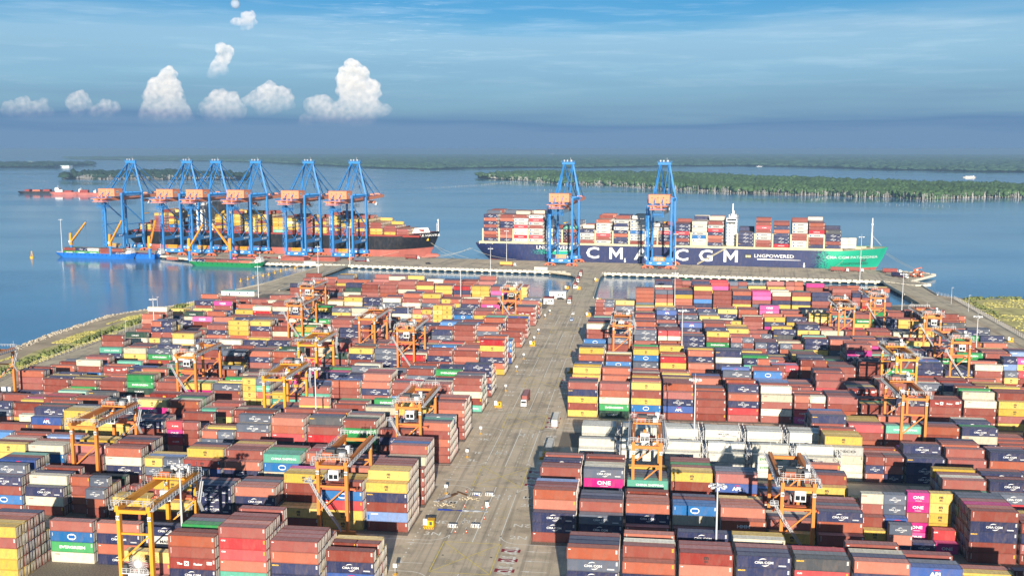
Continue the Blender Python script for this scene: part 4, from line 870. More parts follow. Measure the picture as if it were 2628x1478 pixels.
# ------------------------------------------------------------------ container ships
def solve_u(px, v, z):
    lo, hi = -700., 400.
    for _ in range(60):
        m_ = (lo+hi)/2; x = proj(tuple(Q(m_, v, z)))[0, 0]
        lo, hi = (m_, hi) if x < px else (lo, m_)
    return lo
class Hull:
    def __init__(s, L_, B_, zd, z0=-4.6, rake=9, bow_fl=5, e_deck=.09, e_wl=.17, st_wl=.12, bulge=0):
        s.L, s.B, s.zd, s.z0, s.rake, s.bf, s.ed, s.ew, s.sw = L_, B_, zd, z0, rake, bow_fl, e_deck, e_wl, st_wl
    def xr(s, t): return (s.rake*.8*(1-t)**1.5*1.4, s.L-s.rake*(1-t)**1.3)
    def top(s, f): return s.zd+(s.bf*max(0, (f-.88)/.12)**1.2)
    def half(s, f, t):
        e = s.ew+(s.ed-s.ew)*t; h = 1.0
        if f > 1-e: h = max(.0, math.cos((f-(1-e))/e*math.pi/2))**(.62+.35*(1-t))
        if f < s.sw: h *= 1-(1-t)**1.2*.75*((s.sw-f)/s.sw)**1.5-.10*((s.sw-f)/s.sw)**3
        return max(.012, h)*s.B/2
    def pt(s, f, t, side):
        x0, x1 = s.xr(t); x = x0+(x1-x0)*f; return (x, side*s.half(f, t), s.z0+(s.top(f)-s.z0)*t)
    def y_at(s, x, z):
        f = x/s.L
        for _ in range(5):
            t = min(1, max(0, (z-s.z0)/(s.top(f)-s.z0))); x0, x1 = s.xr(t); f = min(1, max(0, (x-x0)/(x1-x0)))
        return -s.half(f, t)
    def build(s, root, mats, zred, deck):
        NS, NL = 72, 12; b = MB(); fr = [i/NS for i in range(NS+1)]
        zs = sorted(set([0, .12]+[(zred-s.z0)/(s.zd-s.z0)]+[i/NL for i in range(1, NL+1)])); idx = {}
        for i, f in enumerate(fr):
            for j, t in enumerate(zs):
                for sd_ in (-1, 1): idx[i, j, sd_] = len(b.v); b.v.append(s.pt(f, t, sd_))
        for i in range(NS):
            for j in range(len(zs)-1):
                mi = 1 if zs[j+1] <= (zred-s.z0)/(s.zd-s.z0)+1e-6 else 0
                b.f.append((idx[i, j, -1], idx[i+1, j, -1], idx[i+1, j+1, -1], idx[i, j+1, -1])); b.m.append(mi)
                b.f.append((idx[i+1, j, 1], idx[i, j, 1], idx[i, j+1, 1], idx[i+1, j+1, 1])); b.m.append(mi)
        for j in range(len(zs)-1):
            mi = 1 if zs[j+1] <= (zred-s.z0)/(s.zd-s.z0)+1e-6 else 0
            b.f.append((idx[0, j, 1], idx[0, j, -1], idx[0, j+1, -1], idx[0, j+1, 1])); b.m.append(mi)
            b.f.append((idx[NS, j, -1], idx[NS, j, 1], idx[NS, j+1, 1], idx[NS, j+1, -1])); b.m.append(mi)
        b.build('hull', mats, root, smooth=False)
        d = MB()
        for i in range(NS):
            P_ = [list(s.pt(fr[i], 1, -1)), list(s.pt(fr[i+1], 1, -1)), list(s.pt(fr[i+1], 1, 1)), list(s.pt(fr[i], 1, 1))]
            for p in P_: p[1] *= .985; p[2] -= .25
            d.quad(P_)
        d.build('deck', deck, root)
    def text(s, b, txt, x, z, h, mi=0, xs=1.0, bold=.03, al='C', off=.08):
        n = len(b.v); b.text(txt, (x, 0, z), (1, 0, 0), (0, 0, 1), h, mi, xs, bold, al)
        b.v[n:] = [(p[0], s.y_at(p[0], p[2])-off, p[2]) for p in b.v[n:]]
def load(root_loc, ux0, x0, half_rows, zdeck, tiers, codes, front, rz, z_off=0, ln=LL, rows=18, sc=1.0, seed=1):
    """one bay of deck cargo: near row from 'front' (bottom to top), the rest random from codes"""
    r_ = random.Random(seed); c_, s_ = math.cos(rz), math.sin(rz)
    for j in range(rows):
        y = -half_rows*2.5+1.25*sc+j*2.5*sc
        hh = max(len(front), tiers) if j else len(front)
        if j: hh = max(1, len(front)+(r_.choice([0, 0, 0, 0, 1]) if j > 2 else 0))
        for k in range(hh):
            if 0 < j < rows-1 and k < hh-2 and j > 2: continue
            c = front[k] if j == 0 and k < len(front) else r_.choice(codes)
            if j == 0 and front[k] == '.': c = r_.choice(codes)
            lx, ly = x0, y
            EXTRA.append((c, (root_loc[0]+lx*c_-ly*s_, root_loc[1]+lx*s_+ly*c_, zdeck+k*LH*sc), rz, ln, j == 0, r_.gauss(0, .45), r_.randrange(6), sc))
def navy_ship():
    V0 = 86+25.5
    u0 = solve_u(1222, 90, 12); u1 = solve_u(2277, V0, 15); L_ = u1-u0
    loc = Q(u0, V0, -.0); root = thing('container_ship', loc, 'long navy container ship with a teal bow, moored and loaded', 'ship', None, -QA)
    h = Hull(L_, 51, 16.4, rake=11, bow_fl=2.6, e_deck=.10, e_wl=.2)
    h.build(root, ['hull_navy', 'hull_red'], -.6, 'deck_cream')
    K = L_/386.0; X = lambda px: solve_u(px, 86, 6)-u0
    LM = ['white_letter', 'black_letter', 'deck_cream']
    def word(nm='lettering'):
        return MB(), nm
    def put(b): b.build('lettering', LM, root)
    def big(b, ch, x):      # broad hull capitals, 11.4 m high
        if ch != 'M': h.text(b, ch, x, 9.2, 11.4, 0, 1.28, .02); return
        z0, z1, w_, y = 3.5, 14.9, 6.6, -25.6
        for s_ in (-1, 1):
            xs = [x+s_*w_, x+s_*(w_-2.5)]; b.quad([(min(xs), y, z0), (max(xs), y, z0), (max(xs), y, z1), (min(xs), y, z1)])
            q = [(x+s_*(w_-2.5), y-.01, z1), (x+s_*(w_-2.5), y-.01, z1-4.2), (x, y-.01, z0+1.6), (x, y-.01, z0+5.6)]; b.quad(q[::-1] if s_ < 0 else q)
    for ch, px in (('C', 1521), ('M', 1581), ('A', 1646), ('C', 1749), ('G', 1811), ('M', 1875)): b = MB(); big(b, ch, X(px)); put(b)
    for tx, px, z, sz, mi, off in (('LNGPOWERED', 1986, 10.2, 3.2, 0, .08), ('LNGPOWERED', 1428, 13.4, 3.6, 0, .08), ('CMA CGM PATAGONIA', 2188, 10.4, 2.6, 0, .15), ('LNGPOWERED', 2195, 4.0, 2.2, 1, .15)):
        b = MB(); h.text(b, tx, X(px), z, sz, mi, 1.22, .008, off=off); put(b)
    for px0, px1, z in ((1943, 2055, 6.4), (1398, 1462, 10.0)):
        b = MB(); b.quad([(X(px0), -25.6, z), (X(px1), -25.6, z+.2), (X(px1), -25.6, z+.5), (X(px0), -25.6, z+1.1)]); b.build('stripe', LM, root)
    for px in (1604, 2064):
        b = MB(); x = X(px); b.quad([(x-.5, -25.62, 1), (x+.5, -25.62, 1), (x+.5, -25.62, 4.6), (x-.5, -25.62, 4.6)]); b.quad([(x-1.2, -25.63, 1.8), (x, -25.63, -.2), (x+1.2, -25.63, 1.8)]); b.build('arrow_mark', LM, root)
    b = MB(); x = X(1920); b.quad([(x-3.4, -25.6, 7.6), (x+2.6, -25.6, 7.6), (x+2.6, -25.6, 11.6), (x-3.4, -25.6, 11.6)], 1)
    for i in range(3): b.quad([(x-2.4+i*1.7, -25.65, 8.4), (x-1.2+i*1.7, -25.65, 8.4), (x-1.2+i*1.7, -25.65, 10.6), (x-2.4+i*1.7, -25.65, 10.6)], 2)
    b.build('badge', LM, root)
    # cargo rail, coamings and lashing bridges
    b = MB(); xa, xb = X(1230), X(2160)
    b.box(((xa+xb)/2, 0, 17.2), (xb-xa, 49.6, 2.2)); 
    for i in range(52): b.box((xa+(xb-xa)*i/51, -24.7, 16.8), (.7, .5, 2.9))
    b.build('hatch_coaming', 'deck_cream', root)
    bays = [(1258, 'nronrnon', 'nrwg'), (1300, 'norrnnor', 'rngo'), (1336, 'MhMwhMMr', 'Mrwn'), (1374, 'MhMMrMhM', 'wMrh'),
            (1436, 'rnng', 'ngrk'), (1462, 'rrnot', 'ngrw'), (1505, 'rMMn', 'nwr'), (1547, 'MrhMMMo', 'wMro'), (1592, 'nNonMNM', 'Mwnr'), (1634, 'rMMbMMM', 'Mwg'), (1676, 'rnMwM', 'wMrg'),
            (1707, 'rnnhM', 'Mrn'), (1748, 'nrnhnn', 'nrg'), (1793, 'wMbMwMw', 'wMn'), (1834, 'nronhMr', 'rwM'), (1912, 'Nnnn', 'ng'), (1957, 'rrMMrKr', 'rwM'), (2003, 'hnnNoN', 'nrN'), (2050, 'MMrrMMM', 'wMr'), (2093, 'NrrMhro', 'roM'), (2136, 'Nrnnd', 'dng')]
    for i, (px, fr_, cd) in enumerate(bays):
        lb = MB(); x = X(px); load(loc, u0, x, 9.6, 18.4, len(fr_), cd+'r', fr_, -QA, rows=17, seed=i, sc=1.16)
        lb.box((x-7.9, 0, 18.2+4.4), (.9, 48.6, 8.8), 0)
        for y in (-24.2,): lb.box((x-7.9, y, 18.2+6.5), (1.4, 1.0, 13), 0)
        lb.build('lashing_bridge', 'deck_cream', root)
    # white reefer block at the bow
    for k in range(3):
        for q in range(2): EXTRA.append(('W', tuple(Q(u0+X(2178)+q*7.2-4, V0-18+2.5*q, 18.2+k*LH*1.16)), -QA, 6.06, False, 0, 1, 1.16))
    # deckhouse forward, funnel casing aft
    x = X(1875); b = MB(); b.box((x, 0, 18+12), (9, 30, 24)); 
    for i in range(8): b.box((x, -15.5, 20+3*i), (10.2, 1.6, .35)); b.rail([(x-5, -16.2, 20.2+3*i), (x+5, -16.2, 20.2+3*i)], 1.1, .07, 0, 1.7)
    b.box((x, 0, 43.6), (10, 50, 3.4)); b.box((x, 0, 46.4), (7, 16, 2.6)); b.box((x, -20, 46), (5, 3, 2))
    dk = b.build('deckhouse', 'ship_white', root)
    b = MB(); b.box((x, -24.6, 43.9), (8.6, .95, 1.5)); b.box((x+5.02, 0, 44), (.1, 46, 1.4)); 
    for i in range(7): b.box((x-2, -15.03, 21.4+3*i), (1.2, .12, 1.1)); b.box((x+2, -15.03, 21.4+3*i), (1.2, .12, 1.1))
    b.build('window_band', 'glass_dark', dk)
    b = MB(); b.bar((x, 0, 47), (x, 0, 58), .9, top_ := 1.2); b.box((x, 0, 53), (1, 7, .6)); b.box((x, 0, 56), (1, 4, .6)); b.bar((x, -8, 47), (x, -8, 53), .5); b.cyl((x, 5, 47.5), (x, 5, 51), 1.4, 1.4); b.cyl((x, -13, 45), (x, -13, 49), 1.2); b.build('radar_mast', 'ship_white', root)
    x = X(1407); b = MB(); b.box((x, 0, 26), (8, 34, 16)); b.box((x, -8, 37), (7, 10, 6)); b.box((x, -18.5, 26), (7, 3, 9)); b.build('funnel_casing', 'ship_white', root)
    x = X(2250)-3; b = MB(); b.cyl((x, 0, 17), (x, 0, 46), .9, .5, n=8); b.box((x, 0, 34), (1.2, 4.4, .5)); b.box((x, 0, 40), (1.6, 1.6, 1.6)); b.cyl((x, 0, 30), (x+9, 0, 20), .12, n=4); b.build('fore_mast', 'ship_white', root)
    b = MB(); P_ = [(X(p), h.y_at(X(p), 17)+.8, h.top(X(p)/L_)) for p in (2165, 2195, 2220, 2245)]; b.rail(P_, 1.2, .09, 0, 2); b.box((X(2205), -6, 18), (5, 4, 2.4)); b.box((X(2222), 2, 18), (4, 3, 2)); b.build('mooring_deck_gear', 'deck_cream', root)
    b = MB(); b.bar((X(1790), -26.4, 0.6), (X(1862), -26.4, 16.4), 1.2, .5); b.rail([(X(1790), -27, .8), (X(1862), -27, 16.6)], 1.1, .08, 0, 2); b.build('gangway', 'deck_cream', root)
    b = MB(); x = X(2217); y = h.y_at(x, 8)-.6; b.bar((x, y, 10.4), (x, y, 6.4), .8); b.bar((x-2.2, y, 7), (x+2.2, y, 7), .7); b.bar((x-2, y, 7), (x-2.6, y, 9), .6); b.bar((x+2, y, 7), (x+2.6, y, 9), .6); b.build('anchor', 'machine_dark', root)
navy_ship()
def black_ship():
    V0 = 86+24; u1 = solve_u(1128, V0, 17); u0 = solve_u(330, 96, 12); L_ = u1-u0
    loc = Q(u0, V0, 0); root = thing('container_ship', loc, 'black container ship with a red underside, moored at the left berth', 'ship', None, -QA)
    h = Hull(L_, 46, 20.6, rake=14, bow_fl=5, e_deck=.11, e_wl=.17); h.build(root, ['hull_black', 'hull_red'], 6.6, 'deck_red')
    X = lambda px: solve_u(px, 87, 10)-u0
    b = MB(); h.text(b, 'LE HAVRE', X(1092), 21.6, 2.4, 0, 1.15, .02, off=.2); x = X(1086)
    b.quad([(x-1.4, h.y_at(x, 17)-.25, 16), (x+1.4, h.y_at(x, 17)-.25, 16), (x+1.4, h.y_at(x, 17)-.25, 18.4), (x-1.4, h.y_at(x, 17)-.25, 18.4)], 1); b.build('lettering', ['white_letter', 'yellow_letter'], root)
    b = MB(); b.cyl((L_-18, 0, -.6), (L_-3, 0, -.2), 3.0, 2.2, n=12); n = len(b.v)
    b.cyl((L_-3, 0, -.2), (L_-.5, 0, 0), 2.2, .8, n=12); b.build('bulbous_bow', 'hull_red', root)
    b = MB(); xa, xb = X(345), X(1075); b.box(((xa+xb)/2, 0, 21.2), (xb-xa, 44.6, 1.8))
    for i in range(44): b.box((xa+(xb-xa)*i/43, -22.4, 21.2), (.7, .5, 2.4))
    b.build('hatch_coaming', 'deck_red', root)
    bays = [(372, 'yy', 'yr'), (410, 'rrrrry', 'ry'), (447, 'rbyyry', 'yyr'), (565, 'ryryyy', 'yyr'), (602, 'rryyyy', 'yr'), (640, 'yyyyyy', 'yryy'), (676, 'yyyryy', 'yr'), (714, 'tyyyy', 'yr'), (750, 'ryywy', 'yr'), (786, 'rrrrr', 'ry'), (822, 'yyryr', 'yr'), (858, 'ryryyy', 'y'), (890, 'rryyy', 'yr'), (928, 'ryrry', 'yyr'), (964, 'yyrr', 'yyr'), (1000, 'yrp', 'yrr'), (1032, 'rp', 'ry')]
    for i, (px, fr_, cd) in enumerate(bays):
        lb = MB(); x = X(px); load(loc, u0, x, 8.4, 22.2, len(fr_), cd+'r', fr_, -QA, rows=15 if px < 980 else 11, seed=50+i, sc=1.08); lb.box((x-7.3, 0, 25.6), (.8, 43, 7))
        for k in range(3): lb.box((x-7.3, -21.8, 23+3*k), (1.2, .6, .3))
        lb.build('lashing_bridge', 'deck_red', root)
    x = X(508); b = MB(); b.box((x, 0, 21+13), (11, 30, 26)); b.box((x, 0, 48), (12, 46, 3)); b.box((x, 0, 50.6), (8, 14, 2.4))
    for i in range(8): b.box((x, -15.6, 23+3*i), (12, 1.4, .4))
    dk = b.build('deckhouse', 'ship_white', root)
    b = MB(); b.box((x, -22.6, 48.2), (10, .95, 1.3)); 
    for i in range(7): b.box((x-3, -15.03, 24.4+3*i), (1.2, .1, 1)); b.box((x+2, -15.03, 24.4+3*i), (1.2, .1, 1))
    b.build('window_band', 'glass_dark', dk)
    b = MB(); b.bar((x, 0, 51), (x, 0, 59), .8); b.box((x, 0, 56), (1, 6, .5)); b.build('radar_mast', 'ship_white', root)
    x = X(536); b = MB(); b.box((x, 0, 21+15), (11, 20, 30)); b.box((x, 0, 52), (8, 12, 3)); b.build('funnel_casing', 'funnel_beige', root)
    x = X(1107); b = MB(); b.cyl((x, 0, 24), (x, 0, 38), .7, .4); b.box((x, 0, 32), (1, 5, .4)); b.box((x, 0, 37), (1.4, 1.4, 1.4)); b.bar((x-1.6, 0, 25), (x-1.6, 0, 34), .3); b.build('fore_mast', 'ship_white', root)
    b = MB(); P_ = [(L_*f, -h.half(f, 1)+.4, h.top(f)) for f in (.9, .93, .96, .985)]; b.rail(P_, 1.3, .1, 0, 2); 
    b.quad([(L_*.915, -12, 23), (L_*.975, -3, 24), (L_*.965, 0, 29), (L_*.905, -5, 28)], 1); b.box((L_*.95, -4, 26), (5, 3, 2)); b.build('bow_bulwark', ['deck_red', 'ship_white'], root)
black_ship()
def barge(name, px0, px1, v, m, label, loadspec, bow_right=True, dz=5.0):
    u0 = solve_u(px0, v, 1); u1 = solve_u(px1, v, 1); L_ = u1-u0; B_ = 12
    loc = Q(u0, v+B_/2, WZ); root = thing('river_barge', loc, label, 'barge', 'river barges at the quay', -QA)
    h = Hull(L_, B_, dz, -1.6, rake=5, bow_fl=1.4, e_deck=.08, e_wl=.16, st_wl=.08); h.build(root, [m, m if m != 'barge_blue' else 'barge_red'], -.5, 'deck_red')
    b = MB(); n = int(L_/5)
    for i in range(2, n-1): x = L_*i/n; b.cyl((x, h.y_at(x, dz*.72)-.3, dz*.72), (x, h.y_at(x, dz*.72)-.05, dz*.72), .5, n=8)
    b.build('tyre_fender', 'tyre', root)
    b = MB(); x = L_*.055 if loadspec[0] < 0 else L_*.93
    b.box((x, 0, dz+1.6), (6, 8, 3)); b.box((x+.6, 0, dz+4.2), (4, 6, 2.2)); b.box((x, 0, dz+5.5), (5, 7.4, .3)); wh = b.build('wheelhouse', 'ship_white', root)
    b = MB(); b.box((x+.6, -3.02, dz+4.5), (3.4, .1, 1)); b.box((x, -4.02, dz+2), (4, .1, .8)); b.build('window_band', 'glass_dark', wh)
    b = MB(); b.bar((x, 1, dz+5), (x, 1, dz+11), .22); b.box((x, 1, dz+9), (.2, 2.4, .2)); b.build('signal_mast', 'ship_white', root)
    b = MB(); P_ = [(L_*f, -h.half(f, 1), h.top(f)) for f in (.02, .1)]; b.rail(P_, 1, .09, 0, 1.5); P_ = [(L_*f, -h.half(f, 1), h.top(f)) for f in (.84, .9, .95, .99)]; b.rail(P_, 1.1, .1, 0, 1.5); b.build('railing', 'ship_white', root)
    for i, (x, col) in enumerate(loadspec[1]):
        for j in range(4):
            for k, c in enumerate(col):
                q = Q(u0+L_*x, v+1.9+j*2.5, 0)
                EXTRA.append((c if j == 0 else random.choice('rronGp'), (q.x, q.y, WZ+dz*.8+k*LH*1.12), -QA, LL, j == 0, random.gauss(0, .4), 1, 1.12))
barge('a', 142, 341, 22, 'barge_blue', 'bright blue barge stacked two high with red, green and white containers', (1, [(.18, 'er'), (.335, 'en'), (.49, 'eC'), (.645, 'rr'), (.80, 'nr')]))
barge('b', 336, 408, 30, 'barge_blue', 'short blue barge, empty, moored just behind the loaded blue one', (1, []))
barge('c', 483, 672, -16, 'barge_green', 'low green barge carrying one layer of red and navy containers', (1, [(.15, 'n'), (.30, 'r'), (.46, 'r'), (.62, 'p'), (.77, 'o')]), dz=4.2)
def far_ship(px, py, L_, m, label, cargo, z=9, house=.85):
    g = at(px, py, WZ); root = thing('cargo_ship', (g[0], g[1], WZ), label, 'ship', None, R(6))
    h = Hull(L_, L_*.17, z, -1, rake=L_*.03, bow_fl=z*.2); h.build(root, [m, m], 0, 'deck_red')
    k_ = min(1, L_/150); b = MB(); b.box((L_*house, 0, z+5*k_), (L_*.09, L_*.13, 10*k_)); b.box((L_*house, 0, z+11*k_), (L_*.06, L_*.15, 3*k_)); b.bar((L_*house, 0, z+12*k_), (L_*house, 0, z+19*k_), .6); b.build('deckhouse', 'ship_white', root)
    b = MB()
    for i, (f, w_, hh, mi) in enumerate(cargo): b.box((L_*f, 0, z+hh/2), (L_*w_, L_*.13, hh), mi)
    if cargo: b.build('cargo', ['deck_red', 'ship_white', 'hull_navy', 'bogie_orange'], root)
far_ship(50, 497, 120, 'hull_black', 'grey cargo vessel with red gear, far left on the water', [(.2, .1, 5, 0), (.4, .16, 4, 3), (.62, .14, 5, 0)], 6)
far_ship(131, 500, 92, 'hull_red', 'red cargo vessel with a white deck load, left of the cranes', [(.25, .2, 6, 1), (.5, .2, 4, 0)], 7, .84)
far_ship(196, 501, 70, 'hull_red', 'small red vessel with white upperworks nearest the left cranes', [(.3, .3, 7, 0)], 6, .7)
far_ship(1915, 391.5, 330, 'hull_red', 'distant container ship glowing pale above the far woods', [(.4, .5, 14, 1), (.14, .1, 34, 1)], 16, .14)
far_ship(1413, 396, 90, 'ship_white', 'tiny white vessel on the horizon water beyond the middle', [], 8, .5)
far_ship(1941, 428, 40, 'ship_white', 'small white boat in the channel between the right woods', [], 3, .4)
far_ship(2470, 456, 55, 'funnel_beige', 'low pale boat in the channel at far right', [(.5, .6, 3, 1)], 3, .8)
# ------------------------------------------------------------------ rubber-tyred gantry cranes over the stacks
def rtg(colr, trol, cab_side, num, stair_x, reel=False):
    """span along Y (0 front .. 26 rear), legs 8.2 m apart in X, trolley at fraction trol"""
    root = thing('gantry_crane', (0, 0, 0), None, 'crane', 'yard gantry cranes'); hw, SP, ZT = 4.1, 26.0, 21.6
    for x in (-hw, hw):
        for y in (0, SP):
            b = MB(); b.bar((x, y, 2.2), (x, y, ZT), .85, 1.25, up=(0, 1, 0))
            b.box((x, y-.77, ZT-1.6), (.9, .06, 1.1), 1); b.text(num, (x, y-.82, ZT-1.6), (1, 0, 0), (0, 0, 1), .7, 2, 1, .05)
            b.build('leg', [colr, 'cab_white', 'black_letter'], root)
    for y in (0, SP):
        b = MB(); b.box((0, y, 2.4), (2*hw+4.6, 1.1, 1.1)); b.box((0, y, 15.8), (2*hw-1, .45, .5)); b.bar((-hw+.4, y, 8.8), (hw-.4, y, 15.5), .38)
        b.build('sill_beam', colr, root)
        for x in (-hw-.9, hw+.9):
            b = MB(); b.box((x, y, 1.6), (3.6, .8, .7)); wb = b.build('wheel_bogie', colr, root)
            for t in (-1.1, 1.1): b = MB(); b.cyl((x+t, y-.4, .8), (x+t, y+.4, .8), .8, n=12, mi=1); b.cyl((x+t, y-.45, .8), (x+t, y+.45, .8), .35, n=8); b.build('wheel', [colr, 'tyre'], wb)
    for x in (-hw, hw):
        b = MB(); b.bar((x, -1.2, ZT+.9), (x, SP+1.2, ZT+.9), 1.0, 1.6); b.build('girder', colr, root)
        b = MB(); s = -1 if x < 0 else 1; xx = x+s*1.15
        b.box((xx, SP/2, ZT+.7), (1.1, SP+3, .1)); b.rail([(xx+s*.5, -1.6, ZT+.75), (xx+s*.5, SP+1.6, ZT+.75)], 1.2, .06, 0, 1.5); b.bar((xx-s*.2, -1, ZT+.95), (xx-s*.2, SP+1, ZT+.95), .35, .25); b.build('walkway', 'rail_grey', root)
    for y in (-.9, SP+.9):
        b = MB(); b.box((0, y, ZT+.2), (2*hw-1, .7, .9)); b.rail([(-hw-1.4, y, ZT+1.9), (hw+1.4, y, ZT+1.9)], 1.1, .07, 1, 1.3)
        for x in (-hw, hw): b.rail([(x-1, y-.8, ZT+1.8), (x+1, y-.8, ZT+1.8)], 1.5, .07, 1, 1); b.bar((x, y, ZT+1.8), (x, y, ZT+4.6), .1, mi=1)
        b.build('end_tie', [colr, 'rail_grey'], root)
    yt = 1.8+trol*(SP-4.5); b = MB()
    b.box((0, yt, ZT+2.2), (2*hw+.6, 6.2, .45)); b.rail([(-hw-.4, yt-3.1, ZT+2.4), (hw+.4, yt-3.1, ZT+2.4), (hw+.4, yt+3.1, ZT+2.4), (-hw-.4, yt+3.1, ZT+2.4), (-hw-.4, yt-3.1, ZT+2.4)], 1.2, .07, 1, 1.2)
    b.build('trolley_frame', [colr, 'rail_grey'], root)
    b = MB(); b.box((-1.4, yt+.6, ZT+3.3), (2.8, 2.2, 1.7), 0); b.cyl((.3, yt+1, ZT+3.2), (3.2, yt+1, ZT+3.2), .7, n=10, mi=0); b.box((2.6, yt-1.6, ZT+3.1), (1.6, 1.4, 1.4), 1); b.cyl((-3.2, yt-1.4, ZT+3), (-.4, yt-1.4, ZT+3), .55, n=10, mi=2); b.box((3.2, yt+2, ZT+3.6), (1, 1.2, 2.2), 3)
    b.build('hoist_machinery', ['machine_dark', 'rail_grey', 'bogie_orange', 'cab_white'], root)
    b = MB(); cy = yt-3.0; b.box((cab_side*.6, cy, ZT-2.2), (2.9, 2.4, 2.9), 0); 
    b.box((cab_side*.6, cy, ZT-.4), (1, 1, 1.2), 2); b.rail([(cab_side*.6-2.3, cy-1.2, ZT-3.6), (cab_side*.6-2.3, cy+1.2, ZT-3.6)], 1.3, .07, 3, .8); cb = b.build('cab', ['cab_white', 'glass_dark', colr, 'rail_grey'], root)
    for sx_ in (-.68, .68): b = MB(); b.box((cab_side*.6+sx_, cy-1.21, ZT-2.6), (1.15, .08, 1.25)); b.build('window', 'glass_dark', cb)
    for sx_ in (-1.46, 1.46): b = MB(); b.box((cab_side*.6+sx_, cy, ZT-2.3), (.06, 1.5, 1.1)); b.build('window', 'glass_dark', cb)

    zs = 14.2 if trol < .5 else 17.6; b = MB(); b.box((0, yt, zs+.8), (5.6, 1.6, .8), 0); b.box((0, yt, zs), (12.0, .7, .5), 0)
    for s in (-1, 1): b.box((s*5.9, yt, zs), (.4, 2.4, .5), 0)
    for x in (-1.8, 1.8):
        for y in (-.7, .7): b.bar((x, yt+y, zs+1), (x*1.05, yt+y*2, ZT+2.1), .07, mi=1)
    b.build('spreader', ['bogie_orange', 'machine_dark'], root)
    b = MB(); ys = -1.2 if stair_x < 0 else -1.2; x0 = -hw-2.2
    if trol < .5: pts = [((x0, 0, ZT-4), (x0-.2, ys, ZT-4)), ((x0, ys, ZT-4.2), (-hw+.6, ys-.4, ZT-9)), ((-hw+.6, ys-.4, ZT-9), (hw-1.4, ys-.4, 3.4))]
    else: pts = [((hw+1.8, SP, ZT-.6), (hw+2.6, SP-4, ZT-5)), ((hw+2.6, SP-4, ZT-5), (hw+1.8, SP, ZT-9)), ((-1.5, SP, ZT-11), (hw-.5, SP, ZT-7))]
    for p, q in pts:
        b.bar(p, q, .9, .14); b.rail([p, q], 1.1, .08, 0, .9)
    b.box((x0 if trol < .5 else hw+2, ys if trol < .5 else SP-1, ZT-4.1), (2.4, 2.4, .12)); b.rail([(x0-1, ys-1, ZT-4), (x0+1, ys-1, ZT-4)] if trol < .5 else [(hw+1, SP-2, ZT-4), (hw+3, SP-2, ZT-4)], 1.1, .07, 0, .8)
    b.build('stair', 'rail_grey', root)
    b = MB(); yb = 0 if trol > .5 else SP; b.box((0, yb+.2, 4.2), (4.4, 1.4, 2.4), 0); b.box((-2.9, yb, 4), (1, 1.2, 1.8), 1)
    if reel:
        for k in range(28):
            a = 2*math.pi*k/28; b.bar((1.0+.9*math.cos(a), -1.3, 8.6+.9*math.sin(a)), (1.0+2.5*math.cos(a), -1.35, 8.6+2.5*math.sin(a)), .16, .1, mi=2)
        b.cyl((1, -1.2, 8.6), (1, -1.5, 8.6), 1.0, n=16, mi=2); b.cyl((1, -1.5, 8.6), (1, -1.7, 8.6), .4, n=10, mi=0); b.box((0, -.4, 5.9), (7, 1.6, .2), 0); b.box((-2.6, -.5, 7), (1.2, 1.2, 2.2), 1); b.rail([(-3.4, -1.2, 6), (3.4, -1.2, 6)], 1.2, .07, 2, 1)
    b.build('power_unit', ['cab_white', 'machine_dark', 'mast_grey'], root)
    return root
